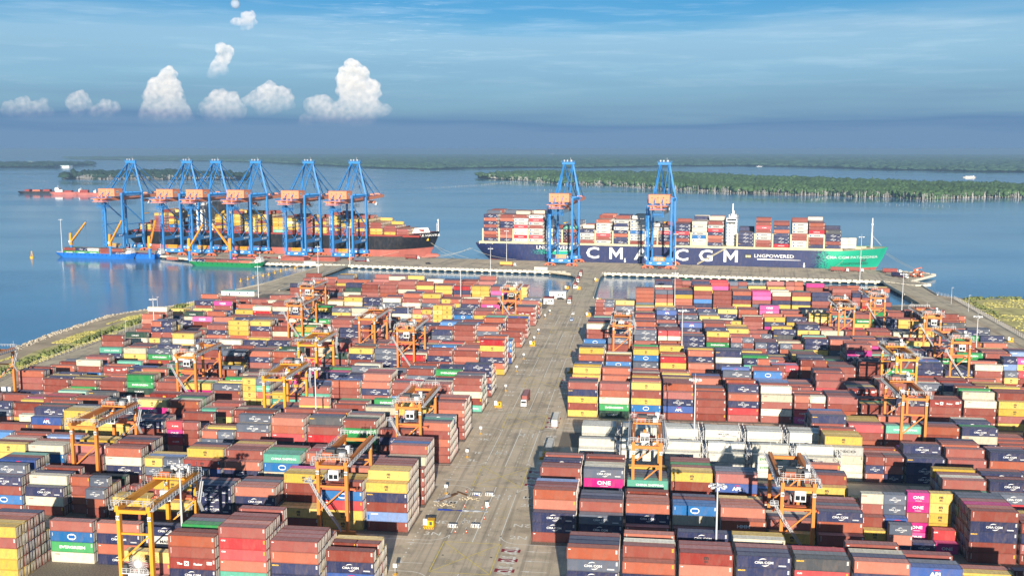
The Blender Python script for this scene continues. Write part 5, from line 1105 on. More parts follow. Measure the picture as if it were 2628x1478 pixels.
RTGS = [  # x left leg, y of front legs, colour, trolley, number, left-hand?, label
 (-127.2, 229.5, 'rtg_yellow', .93, '23', 1, 'amber gantry crane with a round cable reel, at the bottom left'),
 (-181, 300.5, 'rtg_orange', .93, '26', 1, 'orange gantry crane above the white and sky blue stack, far left'),
 (-89.5, 270.5, 'rtg_orange', .06, '02', 0, 'orange gantry crane with its white cab in front, beside the tall yellow stack'),
 (-83, 338, 'rtg_orange', .06, '05', 0, 'orange gantry crane with white cab, nearest left road edge in second pair of blocks'),
 (-144.5, 374, 'rtg_yellow', .93, '21', 1, 'amber gantry crane behind a light mast, left of middle of the left yard'),
 (-154.5, 444, 'rtg_yellow', .93, '20', 1, 'yellow-amber gantry crane above the magenta container in mid left yard'),
 (-119, 488, 'rtg_orange', .06, '08', 0, 'orange gantry crane with white cab half behind a light mast, mid left yard'),
 (-146.5, 517, 'rtg_orange', .93, '15', 1, 'orange gantry crane with trolley at rear, above the bright red containers'),
 (-200, 558, 'rtg_orange', .06, '09', 0, 'orange gantry crane with white cab, just in front of the farthest left one'),
 (-217.5, 632, 'rtg_orange', .06, '11', 0, 'farthest left gantry crane, orange, white cab, close to the water'),
 (-86, 632, 'rtg_orange', .3, '14', 0, 'orange gantry crane nearest the bridge, at the road end of the far left-hand stacks'),
 (-197.5, 411, 'rtg_orange', .06, '17', 0, 'orange gantry crane with white cab and stair, beside green containers on the left'),
 (-283.5, 388, 'rtg_orange', .5, '16', 0, 'orange gantry crane cut by the left picture edge'),
 (-1.4, 301, 'rtg_orange', .93, '12', 1, 'orange gantry crane in front of the white refrigerated containers'),
 (-13.3, 515, 'rtg_orange', .93, '13', 1, 'orange gantry crane right of the road in the far yard, braced end facing us'),
 (38, 268, 'rtg_orange', .1, '18', 0, 'orange gantry crane with white cab and long stair, lower right'),
 (93.8, 373, 'rtg_orange', .93, '19', 1, 'orange gantry crane standing over the mint container on the right'),
 (108.3, 444, 'rtg_yellow', .93, '22', 1, 'amber gantry crane with open front, above a green lettered container on the right'),
 (143, 488, 'rtg_orange', .06, '24', 0, 'orange gantry crane with white cab beside a light mast, far right'),
 (149.8, 560, 'rtg_orange', .06, '25', 0, 'orange gantry crane with white cab, second from the far right end'),
 (137.4, 632, 'rtg_orange', .06, '27', 0, 'farthest right gantry crane, orange with white cab, near the water'),
 (111, 588, 'rtg_orange', .93, '28', 1, 'orange gantry crane with trolley at rear, left of the farthest right crane')]
for i, (x, y, c, tr, num, lh, lab) in enumerate(RTGS):
    o = rtg(c, tr, 1 if not lh else -1, num, -1, reel=(i == 0)); o.location = (x+4.1, y, 0); o['label'] = lab
# ------------------------------------------------------------------ light masts
def mast(loc, hgt, label, heads=8, r=.36):
    root = thing('light_mast', loc, label, 'light mast', 'tall light masts')
    b = MB(); b.cyl((0, 0, 0), (0, 0, hgt), r, r*.45, n=10); b.cyl((0, 0, 0), (0, 0, .5), r*1.8, n=10); b.bar((0, 0, hgt), (0, 0, hgt+1.8), .07); b.build('pole', 'mast_grey', root)
    b = MB()
    for k in range(12): 
        a0, a1 = 2*math.pi*k/12, 2*math.pi*(k+1)/12; b.bar((1.3*math.cos(a0), 1.3*math.sin(a0), hgt-.3), (1.3*math.cos(a1), 1.3*math.sin(a1), hgt-.3), .16)
    for k in range(3): a = 2*math.pi*k/3; b.bar((0, 0, hgt-.3), (1.3*math.cos(a), 1.3*math.sin(a), hgt-.3), .14)
    b.build('head_ring', 'mast_grey', root)
    for k in range(heads):
        a = 2*math.pi*k/heads; b = MB(); x, y = 1.75*math.cos(a), 1.75*math.sin(a); b.box((x, y, hgt-.45), (.95, .6, .5), 0, a, .8); b.box((x*1.02, y*1.02, hgt-.72), (.8, .48, .06), 1, a); b.build('floodlight', ['mast_grey', 'lamp_glass'], root)
MASTS = [((391, 766), (398, 888), 'pale light mast on the far left by the grass verge'), ((460, 1192), None, 'pale light mast in front of the amber crane, bottom left'), ((808, 943), None, 'pale light mast in mid left yard beside an amber crane'), ((1842, 1242), None, 'pale light mast at the bottom right, nearest the camera on that side'), ((1785, 971), None, 'pale light mast standing before the white refrigerated containers'), ((1752, 795), None, 'pale light mast in mid right yard before a red container'), ((1733, 700), None, 'pale light mast at the far right yard edge by the basin'), ((1047, 782), None, 'pale light mast beside a far orange crane in the left yard'), ((658, 683), (664, 775), 'pale light mast at the end of the broad left bridge'), ((1182, 690), None, 'pale light mast at the far edge of the left yard, before the basin'), ((815, 632), (817, 706), 'pale light mast where the broad left bridge meets the quay'), ((897, 582), (898, 678), 'pale light mast in front of the sixth quay crane'), ((154, 563), (160, 652), 'pale light mast at the left end of the quay behind the blue barge'), ((1259, 637), (1259, 712), 'pale light mast on the quay edge below the stern of the navy ship'), ((2317, 702), (2314, 800), 'pale light mast at the right bridge'), ((2509, 810), (2502, 945), 'pale light mast at the far right beside an orange crane'), ((2208, 607), (2206, 727), 'pale light mast on the quay before the teal bow'), ((1734, 600), (1733, 682), 'pale light mast on the quay by the last quay crane'), ((1300, 592), (1300, 678), 'pale light mast further back on the quay near the navy stern')]
for (tx, ty), bs, lab in MASTS:
    if bs: g = at(*bs)
    else: g = at(tx, ty, 30)
    z = CH-( (at(tx, ty, 0)-CP)[2]*0 ); d = ray(tx, ty); hgt = CH+d[2]*(g[1]/d[1]) if bs else 30
    mast((g[0], g[1], 0), hgt, lab, 8 if g[1] < 700 else 6)
# ------------------------------------------------------------------ roadside boards, electric cabinets, barriers, cones
def board(px, py, lab):
    g = at(px, py); root = thing('lane_sign', (g[0], g[1], 0), lab, 'sign', 'white lane boards along the road')
    b = MB(); b.cyl((0, 0, 0), (0, 0, 2), .07, n=6); b.build('post', 'mast_grey', root)
    b = MB(); b.box((0, 0, 2.5), (1.05, .12, 1.05)); b.build('panel', 'cab_white', root)
    b = MB(); b.box((0, 0, .2), (.9, .9, .4), 0); b.box((0, -.46, .2), (.9, .03, .2), 1); b.build('foot', ['safety_yellow', 'black_paint'], root)
for px, py, lab in ((1145, 1266, 'white square board on a post beside the roadworks'), (1234, 1113, 'white square board on a post at the painted mark 3K'), (1199, 1173, 'white square board on a post at the painted mark 3L'), (1298, 1003, 'white square board on a post at the painted mark 3H'), (1326, 953, 'white square board on a post at the painted mark 3G'), (1344, 921, 'white square board on a post at the painted mark 3F'), (1371, 876, 'white square board on a post near a far yellow cabinet'), (1382, 856, 'white square board on a post one block short of the bridge'), (1411, 806, 'white square board on a post nearest the bridge, left road side'), (1399, 818, 'low white square board at the last left block corner'), (1014, 1474, 'white square board at the bottom edge left of the road')): board(px, py, lab)
def cabinet(px, py, lab):
    g = at(px, py); root = thing('electric_cabinet', (g[0], g[1], 0), lab, 'cabinet', 'yellow electric cabinets at the block ends')
    b = MB(); b.box((.3, .2, 1.45), (2.2, 2.3, 1.7)); b.box((.3, .2, 2.35), (2.4, 2.5, .1)); b.build('housing', 'safety_yellow', root)
    b = MB(); b.box((0, 0, .35), (3.0, 3.0, .7), 0)
    for k in range(6): b.quad([(-1.5+k*.5, -1.51, .05), (-1.25+k*.5, -1.51, .05), (-1.05+k*.5, -1.51, .65), (-1.3+k*.5, -1.51, .65)], 1)
    b.build('crash_guard', ['safety_yellow', 'black_paint'], root)
    b = MB(); b.box((-1.0, -1.15, 2.0), (1.2, .15, 1.9)); b.build('front_panel', 'cab_white', root)
    b = MB(); b.box((.6, -.98, 1.5), (.8, .05, 1.1)); b.build('door', 'machine_dark', root)
for px, py, lab in ((1102, 1352, 'yellow cabinet with hazard stripes beside the painted mark 3N'), (1279, 1044, 'yellow cabinet beside the painted mark 3J'), (1367, 887, 'yellow cabinet on the left of the road in the far yard'), (1464, 956, 'yellow cabinet in the shade right of the road'), (1396, 1176, 'yellow cabinet in deep shade at the painted mark 2L'), (1510, 812, 'yellow cabinet in the shade right of the far road'), (1537, 774, 'yellow cabinet at the bridge approach, right side'), (1455, 742, 'yellow cabinet on the left side of the bridge mouth'), (1485, 743, 'yellow cabinet on the bridge beside a queueing truck'), (1531, 722, 'yellow cabinet on the right parapet of the straight bridge'), (76, 968, 'yellow cabinet at far left by the fence'), (2592, 877, 'yellow cabinet at far right by the service road')): cabinet(px, py, lab)
def barrier(px, py, lab, cones=0):
    g = at(px, py); root = thing('road_barrier', (g[0], g[1], 0), lab, 'barrier', 'striped road barriers')
    b = MB(); b.box((0, 0, .5), (2.9, .5, 1.0), 0, 0, .92)
    for k in range(4): b.quad([(-1.3+k*.75, -.26, .05), (-.98+k*.75, -.26, .05), (-.86+k*.75, -.245, .95), (-1.18+k*.75, -.245, .95)], 1)
    b.build('block', ['cab_white', 'black_paint'], root)
for px, py, lab in ((1162, 1352, 'left striped barrier at the near side of the roadworks'), (1221, 1352, 'right striped barrier at the near side of the roadworks, cones behind'), (1224, 1271, 'left striped barrier at the far side of the roadworks'), (1257, 1271, 'right striped barrier at the far side of the roadworks')): barrier(px, py, lab)
def cone(px, py, lab, m='cone_orange', z=0.0, h=.95):
    g = at(px, py); root = thing('traffic_cone', (g[0], g[1], z), lab, 'cone', 'traffic cones at the roadworks')
    b = MB(); b.box((0, 0, .05), (.5, .5, .1)); b.build('base', 'black_paint', root); b = MB(); b.cyl((0, 0, .1), (0, 0, h), .2, .05, n=10, mi=0); b.cyl((0, 0, h*.45), (0, 0, h*.7), .142, .108, n=10, mi=1); b.build('body', [m, 'cab_white'], root)
for px, py, lab in ((1168.6, 1367, 'cone standing left in front of the near barriers'), (1197, 1367, 'cone standing right in front of the near barriers'), (1243, 1332, 'cone by the right end of the trench'), (1196, 1263, 'cone at the far side behind the dug pit'), (1193, 1301, 'cone at the left lane line by the trench'), (1255, 1302, 'cone right of the leaning board'), (1237, 1305, 'cone beside the fallen white board'), (1216, 1351, 'cone behind the right near barrier'), (1225, 1350, 'cone last of those behind the right near barrier'), (1253, 1269, 'white-collared cone behind the right far barrier'), (1262, 1269, 'cone last of those behind the right far barrier')): cone(px, py, lab)
def flat(nm, px, py, dims, m, lab, cat, rz=0.0, z=.1, tilt=0):
    g = at(px, py); b = MB(); n = 10
    for i in range(n):
        for j in range(3):
            xs = [-dims[0]/2+dims[0]*(i+k)/n for k in (0, 1)]; ys = [-dims[1]/2+dims[1]*(j+k)/3 for k in (0, 1)]
            hz = lambda x, y: z+dims[2]*(noise.noise(Vector((x*.7, y*.9, px)))+.5)+tilt*y
            b.quad([(xs[0], ys[0], hz(xs[0], ys[0])), (xs[1], ys[0], hz(xs[1], ys[0])), (xs[1], ys[1], hz(xs[1], ys[1])), (xs[0], ys[1], hz(xs[0], ys[1]))])
    for p in ((-1, -1), (1, -1), (1, 1), (-1, 1)): pass
    o = b.build(nm, m, None, (g[0], g[1], 0), rz); tag(o, lab, cat); return o
flat('tarpaulin', 1158, 1310, (8.4, 1.0, .25), 'tarp_blue', 'crumpled blue tarpaulin laid along the trench across the road', 'tarpaulin')
flat('tarpaulin', 1219, 1313, (8.0, 1.3, .2), 'cab_white', 'white sheet laid along the right half of the trench', 'tarpaulin')
flat('tarpaulin', 1221, 1273, (2.2, 1.2, .4), 'tarp_blue', 'small blue tarpaulin heap behind the dug pit', 'tarpaulin', .2)
def planks(px, py, lab, n, m, rz, ln):
    g = at(px, py); b = MB()
    for k in range(n): b.box((k*.42-.2*n, random.uniform(-.2, .2), .12+.02*k), (.3, ln+random.uniform(-.4, .4), .16))
    o = b.build('timber_planks', m, None, (g[0], g[1], 0), rz); tag(o, lab, 'planks')
planks(1150, 1276, 'brown timber planks lying beside the dug pit', 4, 'wood_brown', -.55, 9); planks(1187, 1266, 'dark plank lying behind the pit', 2, 'wood_brown', .9, 5); planks(1137, 1280, 'grey metal plates left of the pit', 4, 'mast_grey', -.5, 7)
def rubble(px, py, lab):
    g = at(px, py); b = MB(); r_ = random.Random(3)
    for k in range(34):
        x, y = r_.gauss(0, 1.6), r_.gauss(0, .7); s_ = r_.uniform(.15, .5); b.box((x, y, s_*.35), (s_, s_*.8, s_*.7), 0, r_.uniform(0, 3), .7)
    o = b.build('rubble_heap', 'concrete_pale', None, (g[0], g[1], 0)); tag(o, lab, 'rubble')
rubble(1142, 1295, 'low heap of broken concrete by the roadworks'); rubble(1205, 1279, 'small heap of spoil and bags behind the pit')
def trestle(px, py):
    g = at(px, py); root = thing('notice_board', (g[0], g[1], 0), 'white board leaning on a trestle at the right end of the trench', 'board', None, .5); b = MB(); b.quad([(-.5, -.3, 0), (.5, -.3, 0), (.5, .3, 1.5), (-.5, .3, 1.5)]); b.quad([(.5, -.33, 0), (-.5, -.33, 0), (-.5, .27, 1.5), (.5, .27, 1.5)]); b.build('panel', 'cab_white', root); b = MB(); b.bar((-.8, .9, 0), (-.7, .25, 1.6), .1); b.bar((.8, .9, 0), (.7, .25, 1.6), .1); b.build('prop', 'wood_brown', root)
trestle(1250, 1300)
# ------------------------------------------------------------------ lorries and cars
def lorry(loc, rz, cabm, label, box=None, empty=False):
    root = thing('terminal_lorry', loc, label, 'lorry', 'terminal lorries', rz)     # drives towards -Y
    b = MB(); b.box((0, -8.4, 1.9), (2.4, 2.0, 2.3)); b.box((0, -8.3, 3.1), (2.2, 1.7, .2)); b.box((0, -9.5, .75), (2.45, .25, .5)); cb = b.build('cab', cabm, root)
    b = MB(); b.box((0, -9.42, 2.35), (2.1, .06, .85)); b.box((1.22, -8.5, 2.4), (.05, 1.1, .7)); b.box((-1.22, -8.5, 2.4), (.05, 1.1, .7)); b.build('window', 'glass_dark', cb)
    for s in (-1, 1): b = MB(); b.box((s*.95, -9.64, .85), (.35, .06, .22)); b.build('headlight', 'lamp_glass', cb)
    b = MB(); b.box((0, -6.2, .95), (.9, 4.5, .35)); b.box((0, .2, 1.25), (1.0, 12.4, .32)); 
    for y in (-5.6, -2, 2, 6.2): b.box((0, y, 1.35), (2.44, .3, .2))
    b.build('chassis', 'truck_red' if box or empty else 'machine_dark', root)
    for y in (-8.5, -5.8, 3.8, 5.2):
        for s in (-1, 1): b = MB(); b.cyl((s*.75, y, .52), (s*1.2, y, .52), .52, n=12); b.build('wheel', 'tyre', root)
    if box:
        c, ln, lb = box; f = Matrix.Rotation(rz, 3, 'Z') @ Vector((0, .3, 1.46))
        container(c, (loc[0]+f.x, loc[1]+f.y, loc[2]+f.z), ln, lb, 0.0, 1, group='containers on lorries', rz=rz+math.pi/2)
    return root
lorry((*at(1350, 1032)[:2], .008), 0, 'cab_white', 'white lorry driving towards us in the middle of the road', ('p', LL, 'faded red container carried by the lorry in the middle of the road'))
lorry((*at(1463, 776)[:2], .008), 0, 'cab_white', 'white lorry just off the bridge, coming down the far road', ('r', LL, 'rust red container on the lorry that has just left the bridge'))
lorry((*at(1477, 738)[:2], 0), 0, 'cab_white', 'white lorry third in the queue, between the yellow cabinets at the bridge mouth', ('r', LL, 'rust red container on the lorry between the yellow cabinets'))
lorry((*at(1484, 722)[:2], 0), 0, 'cab_white', 'white lorry in the middle of the bridge', ('Y', LL, 'brick red container on the lorry in the middle of the bridge'))
lorry((*at(1491, 706)[:2], 0), 0, 'cab_white', 'white lorry turning onto the bridge from the quay', ('r', LL, 'rust red container on the lorry turning onto the bridge'))
for px, py, c, lab, cl in ((1300, 683, 'y', 'white lorry with a yellow load on the quay below the navy stern', 'yellow container on the quay lorry near the navy stern'), (2150, 697, 'r', 'white lorry with a red load on the quay by the teal bow', 'rust red container on the rear lorry by the teal bow'), (2188, 697.5, 'r', 'white lorry leading another one past the teal bow', 'rust red container on the leading lorry by the teal bow'), (2284, 701, 'Y', 'white lorry with a red load at the right end of the quay', 'brick red container on the lorry at the right quay end'), (1055, 665, 'r', 'white lorry with a red load beside the black bow', 'rust red container on the lorry beside the black bow'), (925, 672, 'g', 'white lorry with a grey load right of the sixth quay crane', 'slate grey container on the lorry right of the sixth quay crane')):
    lorry((*at(px, py)[:2], .012), R(83), 'cab_white', lab, (c, LL, cl))
lorry((*at(2305, 712)[:2], .012), R(40), 'cab_white', 'white lorry with a navy load turning onto the right bridge', ('n', LL, 'navy container on the lorry turning onto the right bridge'))
lorry((*at(1705, 690)[:2], .012), R(83), 'cab_white', 'empty white lorry under the last quay crane', None, True)
lorry((*at(700, 664)[:2], .012), R(80), 'cab_white', 'empty white lorry between the fourth and fifth quay cranes', None, True)
def stacker(px, py, lab, rz):
    g = at(px, py); root = thing('reach_stacker', (g[0], g[1], .012), lab, 'reach stacker', 'orange handlers at the quay end', rz); root.scale = (.78, .78, .78)
    b = MB(); b.box((0, 0, 1.6), (3.2, 7, 1.6)); b.box((0, 2.6, 2.8), (3.2, 2, 1.4)); b.build('body', 'bogie_orange', root); b = MB(); b.box((0, -.4, 3.2), (1.6, 1.8, 2)); b.build('cab', 'cab_white', root); b = MB(); b.bar((0, 2.6, 4), (0, -5, 6.4), .8, 1); b.box((0, -5.2, 5.4), (6, .8, .6)); b.build('boom', 'bogie_orange', root)
    for x in (-1.5, 1.5):
        for y in (-2.4, 2.6): b = MB(); b.cyl((x-.4, y, .8), (x+.4, y, .8), .8, n=10); b.build('wheel', 'tyre', root)
stacker(2343, 711, 'orange handler parked left at the right quay end', .4); stacker(2362, 711, 'orange handler parked right of another one at the quay end', .3); stacker(2353, 700, 'orange handler parked behind two others at the quay end', 1.2)
def car(px, py, m, lab, rz=0.0, pickup=True):
    g = at(px, py); root = thing('pickup_truck', (g[0], g[1], .01), lab, 'pickup truck', None, rz)
    b = MB(); b.box((0, 0, .75), (1.85, 5.2, .6), top=.97); b.box((0, -1.9, 1.05), (1.75, 1.3, .3), top=.9); b.box((0, -.3, 1.35), (1.75, 1.9, .75), 0, 0, .82)
    for x in (-.85, .85): b.box((x, 1.75, 1.2), (.1, 1.7, .4))
    b.box((0, 2.55, 1.2), (1.75, .1, .4)); b.build('body', m, root)
    b = MB(); b.box((0, -1.2, 1.42), (1.45, .1, .48)); b.box((0, .62, 1.42), (1.4, .1, .45))
    for x in (-.83, .83): b.box((x, -.3, 1.42), (.06, 1.5, .42))
    b.build('window', 'glass_dark', root)
    for x in (-.8, .8):
        for y in (-1.6, 1.6): b = MB(); b.cyl((x-.14, y, .4), (x+.14, y, .4), .4, n=10); b.build('wheel', 'tyre', root)
        b = MB(); b.box((x*.85, -2.6, .85), (.4, .06, .2)); b.build('headlight', 'lamp_glass', root)
car(1471, 807, 'cab_white', 'white pickup truck ahead on the far road'); car(1467, 823, 'car_blue', 'pale blue pickup truck following close on the far road'); car(1439, 769, 'car_black', 'black pickup truck parked beside the white hut', 1.4); car(1099, 678, 'car_black', 'black pickup truck alone on the quay right of the black bow', 1.4)
# ------------------------------------------------------------------ quay furniture: pedestal cranes, hatch covers, bollards, loose boxes, huts
def pedestal(px, py, ang, el, lab, ln=27):
    g = at(px, py); root = thing('pedestal_crane', (g[0], g[1], 0), lab, 'crane', 'yellow pedestal cranes at the barge berth')
    b = MB(); b.cyl((0, 0, 0), (0, 0, 10), 1.5, 1.35, n=12); b.build('pedestal', 'sts_blue', root)
    b = MB(); b.box((0, 0, 15.5), (2.8, 3, 11), top=.8); b.cyl((0, 0, 10), (0, 0, 10.6), 2.1, n=12); b.box((0, 0, 21.6), (2.4, 1.6, 1.6)); b.build('tower', 'rtg_yellow', root)
    d = Vector((math.sin(R(ang))*math.cos(R(el)), math.cos(R(ang))*math.cos(R(el)), math.sin(R(el)))); p0 = Vector((0, 0, 12.5))+d*1.6
    s_ = Vector((d.y, -d.x, 0)).normalized(); b = MB()
    for k in (-1, 1): b.bar(p0+s_*1.0*k, p0+d*ln+s_*.45*k, .7, 1.3)
    for k in range(1, 9): q = p0+d*ln*k/9; b.bar(q-s_*.8, q+s_*.8, .4)
    b.bar(p0+d*ln-s_*.7, p0+d*ln+s_*.7, 1.0); b.build('jib', 'rtg_yellow', root)
    b = MB(); b.bar((0, 0, 22.4), p0+d*ln*.96, .16); b.bar((.4, 0, 22.4), p0+d*ln*.7, .16); b.bar(p0+d*ln, p0+d*ln-Vector((0, 0, 24 if el > 0 else 4)), .1); b.build('cable', 'machine_dark', root)
    b = MB(); b.box((s_.x*1.9, s_.y*1.9, 13.6), (1.7, 1.7, 2.2)); b.build('cab', 'cab_white', root)
pedestal(184, 652, 97, 48, 'leftmost yellow pedestal crane, jib raised to the right over the blue barge'); pedestal(284, 656, 97, 58, 'yellow pedestal crane second from left, steep jib beside the first quay crane'); pedestal(385, 662, 20, 70, 'yellow pedestal crane with its jib pointing away, above the short blue barge', 25); pedestal(487, 669, 97, 56, 'yellow pedestal crane left of the green barge, jib leaning right'); pedestal(592, 669, -83, 52, 'rightmost yellow pedestal crane, jib leaning left over the green barge')
def hatch(px, py, lab, n=3, m='hull_red', sz=(26, 12)):
    g = at(px, py); b = MB()
    for k in range(n):
        b.box((0, 0, .75+k*1.25), (sz[0]-k*.5, sz[1], .9))
        for x in range(-5, 6): b.box((x*sz[0]/11.5, -sz[1]/2-.1, .7+k*1.25), (.4, .25, .7))
    o = b.build('hatch_cover', m, None, (g[0], g[1], 0), -QA); tag(o, lab, 'hatch cover', 'stacked hatch covers on the quay')
hatch(757, 668, 'stack of red hatch covers left of the fifth and sixth quay cranes'); hatch(836, 669, 'stack of red hatch covers between the fifth and sixth quay cranes'); hatch(640, 662, 'single red hatch cover lying beside the fourth quay crane', 1, 'hull_red', (34, 12))
def loose(px, py, c, lab, rz=-QA, z=.02, ln=LL):
    g = at(px, py); container(c, (g[0], g[1], z), ln, lab, .1, 1, group='loose containers on the quay', rz=rz)
loose(443, 667, 'o', 'orange-brown container lying by the second quay crane foot'); loose(512, 668, 'o', 'orange-brown container beside the left yellow pedestal of the green barge'); loose(540, 668, 'o', 'orange-brown container right of its twin behind the green barge'); loose(600, 668, 'm', 'magenta container behind the rightmost pedestal crane', ln=6.06); loose(796, 678, 'c', 'plain white container at the quay edge below the fifth crane'); loose(1388, 693, 'c', 'plain white container at the quay edge below the navy ship crane'); loose(285, 655, 'n', 'navy container on the quay behind the loaded blue barge')
loose(1426, 1085, 'c', 'plain white container standing endways by the white stacks', math.pi/2, .02, LL); loose(1411, 1155, 'c', 'shaded white container standing endways by the racks', math.pi/2, .02, LL)
def hut(px, py, dims, lab, wall, roof, nm='site_hut'):
    g = at(px, py); root = thing(nm, (g[0], g[1], 0), lab, 'hut'); x, y, z = dims
    b = MB(); b.box((0, 0, z/2), dims); b.build('wall', wall, root); b = MB(); b.box((0, 0, z+.12), (x+.7, y+.7, .24)); b.build('roof', roof, root)
    b = MB(); b.box((-x*.25, -y/2-.03, 1.05), (.95, .06, 2.1)); b.build('door', 'machine_dark', root)
    for k in (0.05, .3): b = MB(); b.box((x*k, -y/2-.03, z*.6), (1.2, .06, 1)); b.build('window', 'glass_dark', root)
hut(1409, 778, (7, 9, 4.2), 'beige hut at the bridge mouth beside the white canopy', 'building_white', 'deck_red'); hut(1432, 764, (12, 8, 4.8), 'white shed with pale roof at the bridge mouth', 'building_white', 'cab_white')
hut(615, 757, (26, 7, 3.2), 'long low shelter with a mint roof by the left bridge', 'building_white', 'roof_mint', 'shelter'); hut(560, 779, (22, 6, 3), 'long low mint-roofed shelter nearest the shore bend', 'building_white', 'roof_mint', 'shelter')
def rack(x, y0, lab, ln=15):
    root = thing('reefer_rack', (x, y0, 0), lab, 'steel rack', 'steel racks between the white containers'); b = MB(); h = 11.4
    for yy in (0, ln/3, 2*ln/3, ln):
        for xx in (-.7, .7): b.bar((xx, yy, 0), (xx, yy, h), .22)
    b.build('frame', 'galvanised', root); b = MB()
    for z in (3, 6, 9): 
        b.box((0, ln/2, z), (1.5, ln, .1)); b.rail([(-.72, 0, z), (-.72, ln, z)], 1.1, .08, 0, 2); b.rail([(.72, 0, z), (.72, ln, z)], 1.1, .08, 0, 2)
    b.build('walkway', 'galvanised', root); b = MB()
    for k in range(6): b.bar((-.7 if k % 2 else .7, -.15, 1.9*k), (.7 if k % 2 else -.7, -.15, 1.9*(k+1)), .14)
    b.build('brace', 'galvanised', root)
for blk, y0, nm in (('near', 340, 'near'), ('far', 360, 'far')):
    for i in range(6):
        rack(-20.2+14.6*i+LL+1.2, y0-.5, f'galvanised rack at the right of the {ORD[i+1]} white stack, {nm} row', 11)
# bollards, floating boom, fence, masts on the verge
for i in range(34):
    u = -570+i*25.2; root = thing('bollard', Q(u, 82.4, 0), 'small dark bollard on the sea edge of the quay beside the ships', 'bollard', 'bollards along the quay'); b = MB(); b.cyl((0, 0, 0), (0, 0, .7), .35, .28, n=8); b.build('post', 'machine_dark', root); b = MB(); b.cyl((0, 0, .7), (0, 0, 1.0), .5, .45, n=8); b.build('cap', 'machine_dark', root)
def boom_floats():
    pts = [at(x, y, WZ) for x, y in ((618, 722), (650, 713), (690, 706), (733, 693), (790, 684))]; b = MB()
    for p, q in zip(pts[:-1], pts[1:]):
        b.bar((p[0], p[1], WZ+1.3), (q[0], q[1], WZ+1.3), .3); L_ = math.dist(p, q)
        for k in range(int(L_/14)+1):
            t = k*14/L_; x, y = p[0]+(q[0]-p[0])*t, p[1]+(q[1]-p[1])*t; b.bar((x, y, WZ-.3), (x, y, WZ+2.6), .35); b.box((x, y, WZ+.2), (1.6, 1.6, .8))
    o = b.build('floating_boom', 'safety_yellow'); tag(o, 'yellow floating boom strung on posts across the left basin', 'floating boom')
boom_floats()
def fence(pts, lab, nm='perimeter_fence'):
    root = thing(nm, (pts[0][0], pts[0][1], 0), lab, 'fence'); p0 = Vector((*pts[0], 0)); b = MB(); c = MB(); n = 0
    for a, d in zip(pts[:-1], pts[1:]):
        a, d = Vector((*a, 0))-p0, Vector((*d, 0))-p0; L_ = (d-a).length; k = max(1, int(L_/4))
        for z in (.3, 1.0, 1.7, 2.4): c.bar(a+Vector((0, 0, z)), d+Vector((0, 0, z)), .06)
        for i in range(k):
            p = a.lerp(d, i/k); b.bar(p, p+Vector((0, 0, 2.7)), .14)
            for j in range(1, 4): q = a.lerp(d, (i+j/4)/k); c.bar(q, q+Vector((0, 0, 2.4)), .04)
    b.build('post', 'galvanised', root)['kind'] = 'stuff'; c.build('wire_panel', 'galvanised', root)
fence([(-305, 200), (-303, 442), (-309, 486), (-309, 526), (-311, 569), (-309, 615), (-310, 679), (-313, 749)], 'long wire fence between the left yard and the grass'); fence([(223, 250), (224, 626), (228, 716), (231, 787), (224, 811)], 'long wire fence between the service road and the right meadow')
for px, py0, py1, lab in ((323, 823, 852, 'slim lamp post on the left grass near the fence'), (2441, 738, 780, 'slim lamp post at the corner of the right fence'), (2485, 758, 800, 'slim lamp post right of another beside the right fence'), (405, 762, 800, 'slim lamp post at the fence above the left shore')):
    g = at(px, py1); d = ray(px, py0); root = thing('lamp_post', (g[0], g[1], 0), lab, 'lamp post'); hg = CH+d[2]*g[1]/d[1]; b = MB(); b.cyl((0, 0, 0), (0, 0, hg), .16, .09, n=6); b.build('pole', 'mast_grey', root); b = MB(); b.box((.5, 0, hg), (1.4, .3, .16)); b.build('lamp_head', 'mast_grey', root)
def buoy():
    g = at(82, 662, WZ); root = thing('channel_buoy', (g[0], g[1], WZ), 'yellow buoy alone on the water at the far left', 'buoy'); b = MB(); b.cyl((0, 0, 0), (0, 0, 1.4), 2.0, 1.8, n=12); b.build('float', 'safety_yellow', root); b = MB(); 
    for a in range(4): b.bar((1.3*math.cos(a*1.57), 1.3*math.sin(a*1.57), 1.4), (.3*math.cos(a*1.57), .3*math.sin(a*1.57), 6), .22)
    b.cyl((0, 0, 6), (0, 0, 7.4), .8, .2, n=8); b.build('tower', 'safety_yellow', root)
buoy()
# mooring lines
def line(p, q, sag, lab):
    b = MB(); pv = None
    for k in range(13):
        t = k/12; x = Vector(p).lerp(Vector(q), t); x.z -= sag*4*t*(1-t)
        if pv is not None: b.bar(pv, x, .16)
        pv = x
    o = b.build('mooring_line', 'rope'); tag(o, lab, 'rope', 'mooring lines')
for (u0, v0, z0), (u1, v1, z1), lab in (((-150, 92, 11), (-185, 82.5, 1), 'pale mooring line from the navy stern, running left'), ((-149, 95, 10), (-200, 82.5, 1), 'pale mooring line outside another at the navy stern'), ((-146, 88, 9), (-100, 82, 1), 'pale mooring line from the navy stern running right along the hull'), ((252, 108, 13), (280, 70, 1), 'pale mooring line from the teal bow to the quay end'), ((254, 112, 13), (284, 62, 1), 'pale mooring line outermost at the teal bow'), ((215, 92, 9), (195, 62, .5), 'pale mooring line from the teal bow down to the quay front'), ((-205, 106, 15), (-245, 80, 1), 'pale mooring line from the black bow running left to the quay'), ((-200, 108, 15), (-165, 82, 1), 'pale mooring line from the black bow running right to the quay'), ((-203, 108, 15), (-150, 82, 1), 'pale mooring line outermost right of the black bow')):
    line(Q(u0, v0, z0), Q(u1, v1, z1), 2.0, lab)
